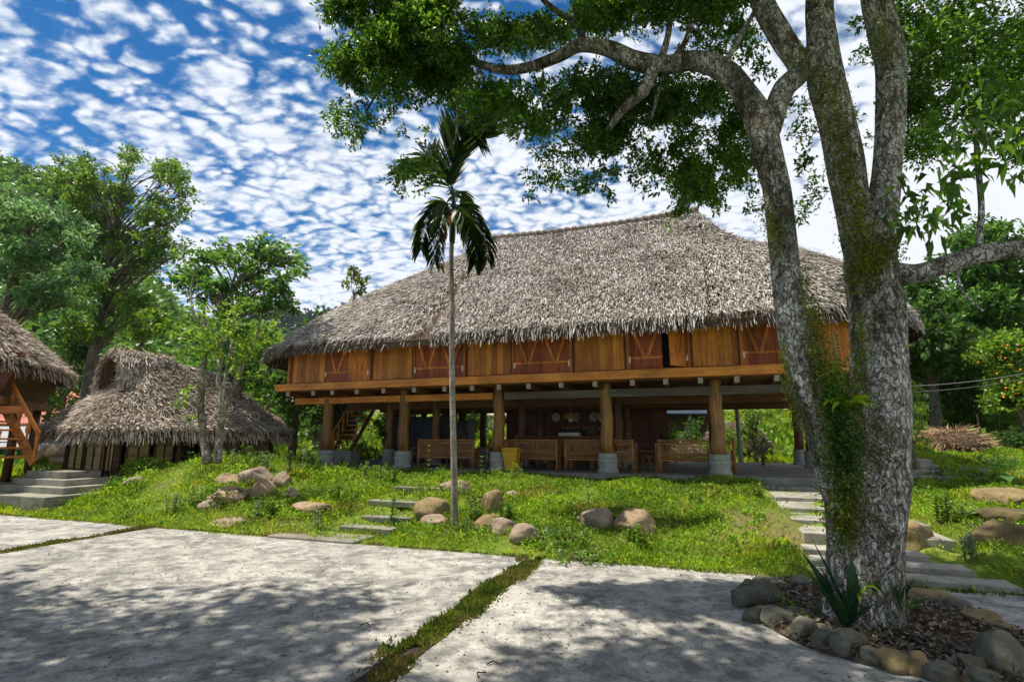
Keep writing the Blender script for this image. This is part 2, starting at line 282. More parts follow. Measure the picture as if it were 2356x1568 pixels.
class MB:
    def __init__(s): s.V = []; s.F = []
    def add(s, V, Fs): k = len(s.V); s.V += [tuple(map(float, v)) for v in V]; s.F += [tuple(i+k for i in f) for f in Fs]; return s
    def box(s, x0, x1, y0, y1, z0, z1):
        return s.add([(x, y, z) for x in (x0, x1) for y in (y0, y1) for z in (z0, z1)], [(0, 1, 3, 2), (4, 6, 7, 5), (0, 4, 5, 1), (2, 3, 7, 6), (0, 2, 6, 4), (1, 5, 7, 3)])
    def bar(s, p, q, w, h, up=(0, 0, 1)):
        p, q = Vector(p), Vector(q); d = (q-p).normalized(); u = Vector(up)
        if abs(d.dot(u)) > .98: u = Vector((1, 0, 0))
        a = d.cross(u).normalized()*w/2; b = a.cross(d).normalized()*h/2
        return s.add([e+i*a+j*b for e in (p, q) for i in (-1, 1) for j in (-1, 1)], [(0, 1, 3, 2), (4, 6, 7, 5), (0, 4, 5, 1), (2, 3, 7, 6), (0, 2, 6, 4), (1, 5, 7, 3)])
    def tube(s, pts, rad, n=8, cap=True, bump=0, seed=0):
        P = [Vector(p) for p in pts]; k = len(s.V); u = Vector((.3, 1, .1)); m = len(P)
        for i, p in enumerate(P):
            d = (P[min(i+1, m-1)]-P[max(i-1, 0)]).normalized(); a = (u-d*u.dot(d)).normalized(); b = d.cross(a); u = a; r = rad[i] if hasattr(rad, '__len__') else rad
            for j in range(n):
                t = 2*math.pi*j/n; rr = r
                if bump: rr = r*(1+bump*noise.noise(Vector((math.cos(t)*1.2+seed, math.sin(t)*1.2, p.z*1.6+i*.02)))+bump*.5*noise.noise(Vector((math.cos(t)*3+seed, math.sin(t)*3, p.z*5))))
                s.V.append(tuple(p+(a*math.cos(t)+b*math.sin(t))*rr))
        for i in range(m-1):
            for j in range(n): s.F.append((k+i*n+j, k+i*n+(j+1) % n, k+(i+1)*n+(j+1) % n, k+(i+1)*n+j))
        if cap: s.F.append(tuple(k+j for j in range(n))[::-1]); s.F.append(tuple(k+(m-1)*n+j for j in range(n)))
        return s
    def lathe(s, prof, x, y, n=20):
        k = len(s.V); m = len(prof)
        for r, z in prof:
            for j in range(n): t = 2*math.pi*j/n; s.V.append((x+r*math.cos(t), y+r*math.sin(t), z))
        for i in range(m-1):
            for j in range(n): s.F.append((k+i*n+j, k+i*n+(j+1) % n, k+(i+1)*n+(j+1) % n, k+(i+1)*n+j))
        s.F.append(tuple(k+j for j in range(n))[::-1]); s.F.append(tuple(k+(m-1)*n+j for j in range(n))); return s
    def build(s, name, m, parent=None, smooth=False, origin=None, bevel=0):
        o = mkmesh(name, s.V, s.F, m, parent, smooth, origin)
        if bevel: b = o.modifiers.new('bevel', 'BEVEL'); b.width = bevel; b.segments = 2; b.limit_method = 'ANGLE'
        return o
def spline(pts, n):
    P = np.array(pts, float); k = len(P); out = []
    for t in np.linspace(0, k-1, n):
        i = min(int(t), k-2); f = t-i; p0, p1, p2, p3 = P[max(i-1, 0)], P[i], P[i+1], P[min(i+2, k-1)]
        out.append(.5*((2*p1)+(-p0+p2)*f+(2*p0-5*p1+4*p2-p3)*f*f+(-p0+3*p1-3*p2+p3)*f**3))
    return np.array(out)
def rdir(n, up=0.):
    v = RS.normal(size=(n, 3)); v[:, 2] += up; return v/np.linalg.norm(v, axis=1, keepdims=True)
def leaves(P, A, L, Wd, N=None, droop=0.):
    # one four-cornered leaf per point: A = direction, L = length, Wd = half width
    n = len(P); A = A/np.linalg.norm(A, axis=1, keepdims=True)
    if N is None: N = rdir(n)
    S = np.cross(A, N); S /= np.linalg.norm(S, axis=1, keepdims=True)+1e-9
    L = np.broadcast_to(np.asarray(L, float), (n,))[:, None]; Wd = np.broadcast_to(np.asarray(Wd, float), (n,))[:, None]
    V = np.empty((n, 4, 3)); V[:, 0] = P; V[:, 1] = P+A*L*.6+S*Wd; V[:, 2] = P+A*L; V[:, 3] = P+A*L*.56-S*Wd
    if droop: V[:, 2, 2] -= (L*droop)[:, 0]; V[:, 0, 2] -= (L*droop*.3)[:, 0]
    return V.reshape(-1, 3), np.arange(n*4).reshape(n, 4)
def strips(P, A, L, Wd, N):
    n = len(P); S = np.cross(A, N); S /= np.linalg.norm(S, axis=1, keepdims=True)+1e-9
    L = np.broadcast_to(L, (n,))[:, None]; Wd = np.broadcast_to(Wd, (n,))[:, None]
    V = np.empty((n, 4, 3)); V[:, 0] = P+S*Wd; V[:, 1] = P-S*Wd; V[:, 2] = P+A*L-S*Wd*.45; V[:, 3] = P+A*L+S*Wd*.45
    return V.reshape(-1, 3), np.arange(n*4).reshape(n, 4)
def cloud(blobs, dens, twig=.2, per=14, L=.07, w=.012, up=.2, flat=1., shell=.35, droop=.15):
    """leaf twigs filling ellipsoid blobs (x,y,z,rx,ry,rz); dens = twigs per m^3"""
    C = []
    for b in blobs:
        x, y, z, rx, ry, rz = b[:6]; k = b[6] if len(b) > 6 else 1.
        n = max(3, int(dens*k*4.19*rx*ry*rz)); d = rdir(n); r = RS.uniform(shell, 1, n)**.5; r *= 1+.22*RS.normal(size=n)*.6
        C.append(np.array([x, y, z])+d*r[:, None]*np.array([rx, ry, rz]))
    C = np.concatenate(C); n = len(C); tw = rdir(n, up); P = np.repeat(C, per, 0); T = np.repeat(tw, per, 0); m = len(P)
    A = rdir(m)+T*.9; P = P+T*(RS.uniform(-.5, .5, m)*twig*1.4)[:, None]+rdir(m)*(RS.uniform(0, .45, m)*twig)[:, None]
    P[:, 2] *= 1; A[:, 2] *= flat; Ls = L*RS.uniform(.65, 1.25, m)
    N = rdir(m, .9); return leaves(P, A, Ls, Ls*(w/L), N, droop)
def join(*vf):
    V = []; Fs = []; k = 0
    for v, f in vf: V.append(v); Fs.append(f+k); k += len(v)
    return np.concatenate(V), np.concatenate(Fs)
#SECTION_TERRAIN
# ------------------------------------------------------------------ terrain
ZS = .74                      # top of the patio slab
_rn = RS.normal(size=(64, 64))
def vn(x, y, s):
    x = np.asarray(x, float)/s+100; y = np.asarray(y, float)/s+100; i = np.floor(x).astype(int); j = np.floor(y).astype(int); f = x-i; g = y-j; f = f*f*(3-2*f); g = g*g*(3-2*g)
    R = lambda a, b: _rn[a % 64, b % 64]
    return (R(i, j)*(1-f)+R(i+1, j)*f)*(1-g)+(R(i, j+1)*(1-f)+R(i+1, j+1)*f)*g
def ground(x, y):
    x = np.asarray(x, float); y = np.asarray(y, float); a, b = toab(x, y)
    bank = sst(b, -7.75, -4.2)*.42+sst(b, -5, -1.2)*.13
    edge = sst(b, -7.9, -7.2); rough = (.07*vn(x, y, 1.1)+.04*vn(x, y, .4))*edge
    z = bank+rough
    hump = .62*np.exp(-((a+11.0)/2.6)**2-((b+4.2)/1.9)**2)+.25*np.exp(-((a+8.3)/1.6)**2-((b+4.0)/1.5)**2); z = z+hump*edge
    left = sst(a, -12.2, -14.5); z = z*(1-left)+left*(.27*sst(b, -7.9, -4))            # flat lawn by the left hut
    st = sst(a, 3.95, 4.25)*(1-sst(a, 6.1, 6.6)); z = z-st*edge*.12                     # stair corridor
    pst = sst(a, -4.9, -4.6)*(1-sst(a, -3.1, -2.7))*(b < -4.5); z = z-pst*edge*.05
    rb = sst(a, 7.5, 9.2); z = z+rb*(.08*sst(b, -7.5, -2)*edge+.75*sst(y, 14.2, 20))
    back = sst(y, 20, 46); z = z+back*2.6
    z = z+.2*vn(x, y, 5)*sst(y, 24, 34)
    return z
def hill(x, y):
    x = np.asarray(x, float); y = np.asarray(y, float); d = x/np.maximum(y, 1)
    amp = 5+34*sst(-d, .45, 1.05)+9*sst(-d, .1, .5)+17*sst(d, .5, .95)
    return amp*sst(y, 40, 105)*(1+.10*vn(x, y, 14)+.05*vn(x, y, 6))
def hit(u, v, t0=1.5):
    d = ray(u, v); t = t0; p = None
    while t < 90:
        p = np.array([0, 0, EYE])+d*t
        if p[2] <= float(ground(p[0], p[1])): break
        t += .02 if t < 20 else .1
    return p
def grid(name, xs, ys, fn, m, kind='structure'):
    X, Y = np.meshgrid(xs, ys); Z = fn(X, Y); V = np.stack([X, Y, Z], -1).reshape(-1, 3); nx, ny = len(xs), len(ys)
    i = np.arange(nx*ny).reshape(ny, nx); Fq = np.stack([i[:-1, :-1], i[:-1, 1:], i[1:, 1:], i[1:, :-1]], -1).reshape(-1, 4)
    return tag(mkmesh(name, V, Fq, m, smooth=True), kind=kind)
gx = np.concatenate([np.linspace(-400, -30, 30)[:-1], np.linspace(-30, -18, 30)[:-1], np.linspace(-18, 18, 260)[:-1], np.linspace(18, 40, 50)[:-1], np.linspace(40, 400, 30)])
gy = np.concatenate([np.linspace(-60, 5, 20)[:-1], np.linspace(5, 18, 150)[:-1], np.linspace(18, 50, 100)[:-1], np.linspace(50, 500, 60)])
def gz(x, y):
    z = ground(x, y); a, b = toab(x, y); z = np.where((b < -7.88), -.03, z)
    z = np.where((b > -.4) & (b < 8) & (a > -12.2) & (a < 7.3), np.minimum(z, .45), z)
    return z+hill(x, y)
grid('ground', gx, gy, gz, M_ground)
# far mountain
grid('hills', np.linspace(-420, 260, 90), np.linspace(170, 420, 40), lambda x, y: (30+34*np.exp(-((x+120)/130.)**2)+55*np.exp(-((x+330)/90.)**2)+5*vn(x, y, 30)+2.5*vn(x, y, 12))*sst(y, 165, 290)-2, plain('far_floor_haze', (.02, .055, .03), .95, .4, .1, 0))  # floor colour carries the same painted blue haze as the far leaves
# court slabs
def slab(a0, a1, b0, b1, z1, m, name, z0=-.3, dz=0):
    mb = MB(); x = [fromab(a, b) for a, b in ((a0, b0), (a1, b0), (a1, b1), (a0, b1))]
    mb.add([(p[0], p[1], z) for z in (z0, z1) for p in x], [(0, 3, 2, 1), (4, 5, 6, 7), (0, 1, 5, 4), (1, 2, 6, 5), (2, 3, 7, 6), (3, 0, 4, 7)])
    return mb.build(name, m)
for a0, a1, b1 in ((-30, -16.2, -7.85), (-16.0, -8.02, -7.9), (-7.76, .08, -7.95), (.36, 12.5, -7.88)):
    n = 60; mb = []; rag = lambda k: .05*noise.noise(Vector((k*.9+a0, 3, 1)))+.03*noise.noise(Vector((k*3.1, a0, 1)))
    top = []
    for i in range(n+1): a = a0+(a1-a0)*i/n; top.append((a, b1+rag(a)))
    ring = [(a0, -30)]+[(a1, -30)]+[(a1+rag(50+b)*.6, b) for b in np.linspace(-16, b1-.2, 60)]+top[::-1]+[(a0+rag(80+b)*.6, b) for b in np.linspace(b1-.2, -16, 60)]
    P = [fromab(*q) for q in ring]; k = len(P); V = [(p[0], p[1], 0) for p in P]+[(p[0], p[1], -.12) for p in P]
    Fs = [tuple(range(k))]+[(i, i+k, (i+1) % k+k, (i+1) % k) for i in range(k)]
    tag(mkmesh('court', V, Fs, M_court), kind='structure')
# patio platform under the house
tag(slab(-12.1, 7.35, -.42, 8.2, ZS, M_patio, 'patio', .2), kind='structure')
tag(slab(3.2, 7.2, -1.15, -.424, ZS-.17, M_patio, 'patio', .1), kind='structure')
#SECTION_STEPS
def steps(name, label, boxes, m, grp=None, bev=.012):
    x, y = fromab(boxes[0][0], boxes[0][2]); t = thing(name, label, 'steps', (x, y, 0), TH)
    a_, b_ = boxes[0][0], boxes[0][2]
    for bx in boxes:
        a0, a1, b0, b1, z0, z1 = bx; MB().box(a0-a_, a1-a_, b0-b_, b1-b_, z0, z1).build('step', m, t, bevel=bev)
    return t
bx = []
zz = [.06, .115, .17, .24, .32, .40, .48]; bb = [-7.75, -7.25, -6.75, -5.8, -4.9, -3.9, -2.7]; al = [3.98, 4.0, 4.02, 4.15, 4.12, 4.1, 4.13]; ar = [6.1, 5.85, 5.55, 6.2, 6.2, 6.2, 6.2]
for i in range(7):
    b1 = bb[i+1]-.003 if i < 6 else -1.16
    if i < 3: b1 = bb[i]+.38
    bx.append((al[i], ar[i], bb[i], b1, -.05, zz[i]+.01*(i > 2)))
steps('garden_steps', 'wide pale concrete steps climbing behind the big tree to the patio', bx, M_step)
bx = []
for i, (a0, a1, b, z) in enumerate([(-4.95, -3.0, -8.0, .07), (-4.6, -3.1, -7.5, .13), (-4.35, -3.05, -6.75, .24), (-4.3, -3.05, -6.1, .36), (-4.7, -3.15, -5.3, .47), (-4.6, -3.2, -4.4, .56)]):
    z = float(ground(*fromab((a0+a1)/2, b+.1)))+.11-.075*(i < 2)
    bx.append((a0+.1, a1, b, b+.3, z-.12, z))
steps('overgrown_steps', 'low concrete steps half buried in weeds left of the slim palm', bx, M_estep)
# right hand upper steps
bx = []
for i, (u_, v_) in enumerate(((2192, 1096), (2180, 1083), (2160, 1070), (2146, 1057))):
    p = aty(u_, v_, 14.4+.45*i); a_, b_ = toab(p[0], p[1]); bx.append((a_-2.2, a_, b_, b_+.5, .1, p[2]))
steps('side_steps', 'four grey concrete steps on the grassy slope right of the big tree', bx, M_step)
#SECTION_ROOF
def make_roof(parent, rx0, rx1, ry, zr, left, right, front, back, ze, nexp, profL, profR, nstrip, sL, sW, Mt, seedc=0, sag=0., fr_n=5200, backfrac=.35, zfun=None, thick=.3):
    """thatch roof round a ridge; returns (surface function)"""
    def outline(ph):
        c = np.cos(ph); s = np.sin(ph); nx_ = np.where(c > 0, min(nexp, 2.8), nexp); A = np.where(c > 0, right, left); B = np.where(s > 0, back, front)
        ex = np.sign(c)*np.abs(c)**(2/nx_)*A; ey = np.sign(s)*np.abs(s)**(2/nx_)*B; return ex, ey
    def surf(kind, u, t):
        """kind 0 front, 1 back: u along the ridge; 2 right, 3 left: u = angle in [-pi/2,pi/2]"""
        u = np.asarray(u, float); t = np.asarray(t, float); zlin = zr+(ze-zr)*t+.35*np.sin(np.pi*t)*(-.25)
        isf = kind < 2; endr = (kind == 2)
        ph = np.where(endr, u, np.pi-u); ex, ey = outline(ph); bx_ = np.where(endr, rx1, rx0)
        fx = rx0+(rx1-rx0)*u; fy = np.where(kind == 0, -front, back)
        X = np.where(isf, fx, bx_+ex*t); Yy = ry+np.where(isf, fy*t, ey*t)
        prof = np.where(endr, np.interp(t, *profR), np.interp(t, *profL)); we = np.where(isf, 0, np.abs(np.cos(u))**.8)
        z = zlin*(1-we)+prof*we; rs = np.where(isf, sag*np.sin(np.pi*u), 0)*(1-t); z = z-rs
        if zfun is not None: z = zfun(X, Yy, z, t)
        return np.stack([X, Yy, z], -1)
    # under shell
    ks = [(0, np.linspace(0, 1, 24)), (2, np.linspace(-np.pi/2, np.pi/2, 32)), (1, np.linspace(1, 0, 24)), (3, np.linspace(np.pi/2, -np.pi/2, 32))]
    cols = []
    T = np.linspace(0, 1, 14)
    for k, us in ks:
        for u in us[:-1]: cols.append(surf(np.full(14, k), np.full(14, u), T))
    V = np.array(cols); n = len(V); Vu = V.copy(); Vu[:, :, 2] -= thick*.35
    Vin = V.copy(); Vin[:, :, 2] -= thick
    allV = np.concatenate([Vu.reshape(-1, 3), Vin.reshape(-1, 3)]); Fs = []
    for i in range(n):
        j = (i+1) % n
        for q in range(13):
            a, b_, c, d = i*14+q, j*14+q, j*14+q+1, i*14+q+1; Fs.append((a, b_, c, d)); o = n*14; Fs.append((a+o, d+o, c+o, b_+o))
        Fs.append((i*14+13, j*14+13, n*14+j*14+13, n*14+i*14+13))
    shell = mkmesh('roof', allV, Fs, M_under, parent)
    # strips
    areaf = (rx1-rx0)*np.hypot(front, zr-ze); areab = (rx1-rx0)*np.hypot(back, zr-ze)*backfrac; areaR = 2.2*right*(front+back)*.5; areaL = 2.2*left*(front+back)*.5
    w = np.array([areaf, areab, areaR, areaL]); w /= w.sum(); kind = RS.choice(4, nstrip, p=w)
    t = RS.uniform(0, 1, nstrip); te = np.sqrt(t); t = np.where(kind < 2, t, te)*.985
    u = np.where(kind < 2, RS.uniform(0, 1, nstrip), RS.uniform(-np.pi/2, np.pi/2, nstrip))
    # even out the angle towards the corners
    P = surf(kind, u, t); P2 = surf(kind, u, np.minimum(t+.01, 1.01)); P3 = surf(kind, u+.01, t)
    A = P2-P; A /= np.linalg.norm(A, axis=1, keepdims=True)+1e-9; B = P3-P; Nn = np.cross(B, A); Nn /= np.linalg.norm(Nn, axis=1, keepdims=True)+1e-9; Nn *= np.sign(Nn[:, 2:3]+1e-6)
    jit = RS.normal(size=(nstrip, 3))*.3; A2 = A+jit+Nn*RS.uniform(-.05, .22, nstrip)[:, None]; A2 /= np.linalg.norm(A2, axis=1, keepdims=True)
    N2 = Nn+RS.normal(size=(nstrip, 3))*.33; Pp = P+Nn*(RS.uniform(-.03, .06, nstrip))[:, None]
    v1 = strips(Pp, A2, sL*RS.uniform(.5, 1.3, nstrip), sW*RS.uniform(.5, 1.3, nstrip), N2)
    # fringe
    m = fr_n; kk = RS.choice([0, 0, 1, 2, 3], m); wl = np.array([(rx1-rx0)])
    kk = RS.choice(4, m, p=np.array([rx1-rx0, (rx1-rx0)*.7, right+(front+back)/2, left+(front+back)/2])/(1.7*(rx1-rx0)+right+left+front+back))
    uu = np.where(kk < 2, RS.uniform(0, 1, m), RS.uniform(-np.pi/2, np.pi/2, m)); tt = RS.uniform(.93, 1.0, m)
    P = surf(kk, uu, tt); P2 = surf(kk, uu, tt-.02); A = P-P2; A /= np.linalg.norm(A, axis=1, keepdims=True); A[:, 2] -= RS.uniform(.5, 2.2, m); A += RS.normal(size=(m, 3))*.16; A /= np.linalg.norm(A, axis=1, keepdims=True)
    A *= 1; P[:, 2] -= RS.uniform(-.03, thick*.8, m); H_ = P-P2; Nn = np.stack([H_[:, 0], H_[:, 1], np.full(m, .02)], -1); Nn /= np.linalg.norm(Nn, axis=1, keepdims=True); Nn += RS.normal(size=(m, 3))*.5
    v2 = strips(P, A, sL*1.35*RS.uniform(.6, 1.25, m), sW*1.2*RS.uniform(.5, 1.1, m), Nn)
    V, Fq = join(v1, v2); mkmesh('thatch', V, Fq, Mt, shell)
    return surf, shell
#SECTION_HOUSE
HO = thing('stilt_house', 'long wooden stilt house under a huge grey thatched roof with shuttered windows', 'house', (O2[0], O2[1], 0), TH)
prL = ([0, .08, .2, .35, .55, .75, .9, 1], [9.85, 9.4, 8.85, 8.25, 7.45, 6.5, 5.65, 4.85]); prR = ([0, .08, .17, .34, .55, .72, .88, 1], [9.9, 9.3, 8.6, 8.0, 7.55, 6.9, 5.9, 4.85])
surf, shell = make_roof(HO, -5.1, 3.05, 3.45, 9.95, 8.8, 5.75, 5.15, 5.15, 4.88, 3.7, prL, prR, 235000, .17, .0145, M_thatch, sag=.12, fr_n=14000)
mb = MB()
P = spline([(-5.1+8.15*i/12, 3.45, 10.0-.12*math.sin(math.pi*i/12)) for i in range(13)], 90); off1 = []
for ph in (0, math.pi): mb.tube([(p[0], p[1]+.07*math.cos(i*.95+ph), p[2]+.07*math.sin(i*.95+ph)) for i, p in enumerate(P)], .085, 6)
mb.build('ridge_rope', M_rope, shell, True)
# walls
ZW0, ZW1, YW = 3.64, 5.0, -.75
pan = [(-11.22, -9.74), (-7.8, -6.2), (-4.25, -2.72), (-.77, .77), (2.55, 3.78), (5.55, 6.9)]
for a0, a1 in pan:
    w_ = MB().box(a0, a1, YW, YW+.03, ZW0, ZW1).build('wall_panel', M_panel, HO)
    mb = MB()
    for x0, x1, z0, z1 in ((a0, a1, ZW0, ZW0+.05), (a0, a0+.05, ZW0+.05, ZW1), (a1-.05, a1, ZW0+.05, ZW1)): mb.box(x0, x1, YW-.02, YW-.002, z0, z1)
    mb.build('moulding', M_dbeam, w_)
mb = MB(); mb.box(6.9, 6.94, YW, 7.7, ZW0, ZW1).box(-11.26, -11.22, YW, 7.7, ZW0, ZW1).box(-11.2, 6.88, 7.66, 7.7, ZW0, ZW1); mb.build('wall_panel', M_panel, HO)
MB().box(-11.2, 6.88, YW+.3, 7.6, ZW0-.02, ZW0).build('floor', M_dbeam, HO)
for x in (-11.3, -9.72, -7.86, -6.14, -4.31, -2.66, -.83, .83, 2.5, 3.83, 5.5, 6.92): MB().box(x-.035-.02*(x < -11), x+.035, YW-.07, YW+.06, ZW0+.001, ZW1).build('wall_post', M_frame, HO, bevel=.006)
wins = [(-9.68, -7.9), (-6.1, -4.35), (-2.62, -.87), (.87, 2.46), (3.87, 5.46)]
def shutter(parent, x0, x1, z0, z1, ang=0, side=0, m=M_shut):
    """plank leaf with a V brace, hinged on its outer edge; local frame at the hinge"""
    w = x1-x0; hx = x0 if side == 0 else x1; sg = 1 if side == 0 else -1; ca, sa = math.cos(ang), math.sin(ang)
    def tf(s, d, z): return (hx+sg*(s*ca)+0*d-sg*0, YW-.0-s*sa-d*ca if sg > 0 else YW-s*sa-d*ca, z) if False else (hx+sg*(s*ca-d*sa), YW-s*sa-d*ca, z)
    def bx3(mb, s0, s1, d0, d1, z0, z1):
        mb.add([tf(s, d, z) for s in (s0, s1) for d in (d0, d1) for z in (z0, z1)], [(0, 1, 3, 2), (4, 6, 7, 5), (0, 4, 5, 1), (2, 3, 7, 6), (0, 2, 6, 4), (1, 5, 7, 3)])
    mb = MB(); bx3(mb, 0, w, -.01, .02, z0, z1); mb.build('shutter', m, parent)
    mb = MB(); bx3(mb, .0, w, .023, .055, z0+.27, z0+.335)
    def diag(s0, s1):
        a = Vector((s0, 0, z1-.05)); b = Vector((s1, 0, z0+.34)); d = (b-a).normalized(); nrm = Vector((-d.z, 0, d.x))*.045
        q = [a+nrm, a-nrm, b-nrm, b+nrm]; mb.add([tf(p.x, dd, p.z) for dd in (.024, .052) for p in q], [(0, 1, 2, 3), (7, 6, 5, 4), (0, 4, 5, 1), (1, 5, 6, 2), (2, 6, 7, 3), (3, 7, 4, 0)])
    diag(.1, w/2-.05); diag(w-.08, w/2+.05); mb.build('brace', M_shuto, parent)
for i, (a0, a1) in enumerate(wins):
    fr = MB(); q_ = [(a0, ZW0), (a1, ZW0), (a1, ZW1-.02), (a0, ZW1-.02), (a0+.03, ZW0+.04), (a1-.03, ZW0+.04), (a1-.03, ZW1-.08), (a0+.03, ZW1-.08)]; ff = []
    for k in range(4): k2 = (k+1) % 4; ff += [(k, k2, k2+4, k+4), (k+8, k+12, k2+12, k2+8), (k, k+8, k2+8, k2), (k+4, k2+4, k2+12, k+12)]
    fr.add([(x, y, z) for y in (YW-.03, YW+.08) for x, z in q_], ff); fr = fr.build('window', M_frame, HO)
    mid = (a0+a1)/2; z0, z1 = ZW0+.05, ZW1-.1
    if i == 3:
        tag(shutter(fr, a0+.01, mid+.12, z0, z1, 0, 0) or fr)
        shutter(fr, mid+.12, a1-.01, z0, z1, math.radians(48), 1, M_shuto)
        MB().box(a0, a1, YW+.5, YW+.52, z0, z1).build('interior_shade_sheet', M_black, fr)  # black sheet standing for the shade behind the open shutter
    else:
        shutter(fr, a0+.01, mid-.006, z0, z1, 0, 0, M_shut); shutter(fr, mid+.006, a1-.01, z0, z1, 0, 1, M_shuto if i == 0 else M_shut)
    for x in (a0-.005, a1-.04): MB().box(x, x+.045, YW-.085, YW-.056, z0+.16, z0+.34).build('hinge', M_white, fr)
# floor frame
MB().box(-11.7, 7.0, -1.02, -.72, 3.39, 3.632).build('floor_beam', M_beam, HO, bevel=.008)
MB().box(-11.6, 7.0, -.715, 7.9, 3.36, 3.40).build('floor_deck', M_dbeam, HO)
xs = [-11.1, -10.0, -9.2, -8.2, -7.15, -6.0, -4.9, -3.95, -3.05, -2.1, -1.1, -.1, .95, 1.85, 2.75, 3.65, 4.6, 5.5, 6.5]
for i, x in enumerate(xs):
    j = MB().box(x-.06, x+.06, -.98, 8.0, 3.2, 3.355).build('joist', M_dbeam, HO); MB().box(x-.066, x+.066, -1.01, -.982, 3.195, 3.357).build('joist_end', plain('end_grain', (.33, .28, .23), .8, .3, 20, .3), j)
MB().box(-11.55, -3.6, -.14, .1, 2.97, 3.19).build('cross_beam', M_beam, HO, bevel=.01)
MB().box(-3.2, 7.0, -.14, .1, 2.95, 3.19).build('cross_beam', M_gbeam, HO, bevel=.01)
for y, m_ in ((2.35, M_dbeam), (4.7, M_dbeam), (7.05, M_dbeam)): MB().box(-11.0, 7.0, y-.11, y+.11, 2.86, 3.17).build('cross_beam', m_, HO, bevel=.01)
px = [-10.1, -6.93, -3.43, 0.03, 3.12, 6.2]; plp = []
for r, z in [(.31, 0), (.305, .1), (.275, .11), (.268, .2), (.29, .3), (.295, .36), (.27, .4), (.27, .42), (.288, .43), (.288, .46), (.27, .47), (.278, .53), (.272, .565), (.2, .57)]: plp.append((r, z+ZS))
first = None
for j, y in enumerate((0, 2.35, 4.7, 7.05)):
    for i, x in enumerate(px):
        s = 1 if j == 0 else .85
        if j == 1 and i == 0: x = -9.0
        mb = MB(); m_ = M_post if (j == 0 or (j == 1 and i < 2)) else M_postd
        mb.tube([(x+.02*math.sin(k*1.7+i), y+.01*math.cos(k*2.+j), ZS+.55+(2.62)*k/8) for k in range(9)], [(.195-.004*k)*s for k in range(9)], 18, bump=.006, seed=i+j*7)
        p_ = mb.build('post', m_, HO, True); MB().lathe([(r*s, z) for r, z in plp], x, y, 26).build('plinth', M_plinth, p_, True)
MB().box(-9.075, -8.97, 2.12, 2.16, 1.7, 1.95).build('switch_box', M_black, HO)
# interior stair
mb = MB(); sx = -11.0
st = MB(); S0, S1 = Vector((-11.25, 2.3, ZS+.35)), Vector((-11.75, 4.7, 3.1))
for sgn in (-.42, .42): st.bar(S0+Vector((sgn, 0, 0)), S1+Vector((sgn, 0, 0)), .06, .2)
str_ = st.build('stairway', M_dbeam, HO)
for k in range(9):
    p = S0.lerp(S1, (k+.5)/9.5); MB().box(p.x-.4, p.x+.4, p.y-.16, p.y+.12, p.z, p.z+.045).build('tread', M_beam, str_)
hr = MB(); hr.bar(S0+Vector((-.44, 0, .85)), S1+Vector((-.44, 0, .85)), .06, .08)
for k in range(6):
    p = S0.lerp(S1, (k+.3)/6); hr.bar(p+Vector((-.44, 0, 0)), p+Vector((-.44, 0, .85)), .06, .06)
hr.build('handrail', M_beam, str_)
MB().box(-11.5, -10.3, 1.7, 2.3, ZS, ZS+.5).build('stair_base', M_plinth, str_)
# back wall with lettering, counter, door
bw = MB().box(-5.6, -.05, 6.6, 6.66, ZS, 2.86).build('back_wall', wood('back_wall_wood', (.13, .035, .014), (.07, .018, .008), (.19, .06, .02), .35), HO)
cu = bpy.data.curves.new('lettering', 'FONT'); cu.body = "TÂN HƯNG' VIL"; cu.size = .34; cu.extrude = .012; cu.space_character = 1.12
def text_obj(body, size, loc, m, parent, rot=(math.pi/2, 0, 0), name='lettering', ex=.012):
    cu = bpy.data.curves.new(name, 'FONT'); cu.body = body; cu.size = size; cu.extrude = ex; cu.space_character = 1.0
    t = bpy.data.objects.new('tmp', cu); COL.objects.link(t); dg = bpy.context.evaluated_depsgraph_get(); me = bpy.data.meshes.new_from_object(t.evaluated_get(dg)); bpy.data.objects.remove(t)
    me.materials.clear(); me.materials.append(m); o = bpy.data.objects.new(name, me); COL.objects.link(o); o.parent = parent; o.location = loc; o.rotation_euler = rot; return o
M_letter = plain('letter_tan', (.42, .35, .22), .5, .1, 5, 0)
text_obj("TAN HUNG' VIL", .27, (-3.05, 6.58, 2.04), M_letter, bw)
dw = MB().box(.0, 1.42, 6.6, 6.66, ZS, 2.86).build('wood_door', wood('door_wood', (.17, .05, .022), (.09, .025, .012), (.25, .085, .035), .16), HO)
dw2 = MB()
for k in range(9): dw2.bar((.12, 6.58, .9+k*.24), (1.1, 6.58, 1.6+k*.24 if k < 6 else 2.8), .02, .02)
dw2.build('door_moulding', M_dbeam, dw)
#SECTION_PLACEUNDER
def house_thing(name, label, cat, a, b, z=ZS, rz=0, group=None):
    x, y = fromab(a, b); return thing(name, label, cat, (x, y, z), TH+rz, group)
c = house_thing('bar_counter', 'dark wooden reception counter with clutter in front of the lettered wall', 'counter', -2.6, 5.2)
MB().box(-1.9, 1.6, -.2, .35, 0, 1.02).build('cabinet', M_dbeam, c); MB().box(-2.0, 1.7, -.3, .45, 1.022, 1.07).build('counter_top', wood('top_wood', (.3, .12, .05), (.16, .06, .02), (.4, .18, .08), 99, 2), c, bevel=.01)
cx, cy = fromab(-2.3, 5.1)
t = thing('printer', 'white and black printer on the reception counter', 'printer', (cx, cy, ZS+1.072), TH)
MB().box(-.45, .4, -.15, .2, 0, .14).build('printer_body', M_white, t, bevel=.015); MB().box(-.45, .45, -.12, .2, .142, .27).build('printer_lid', M_black, t, bevel=.015)
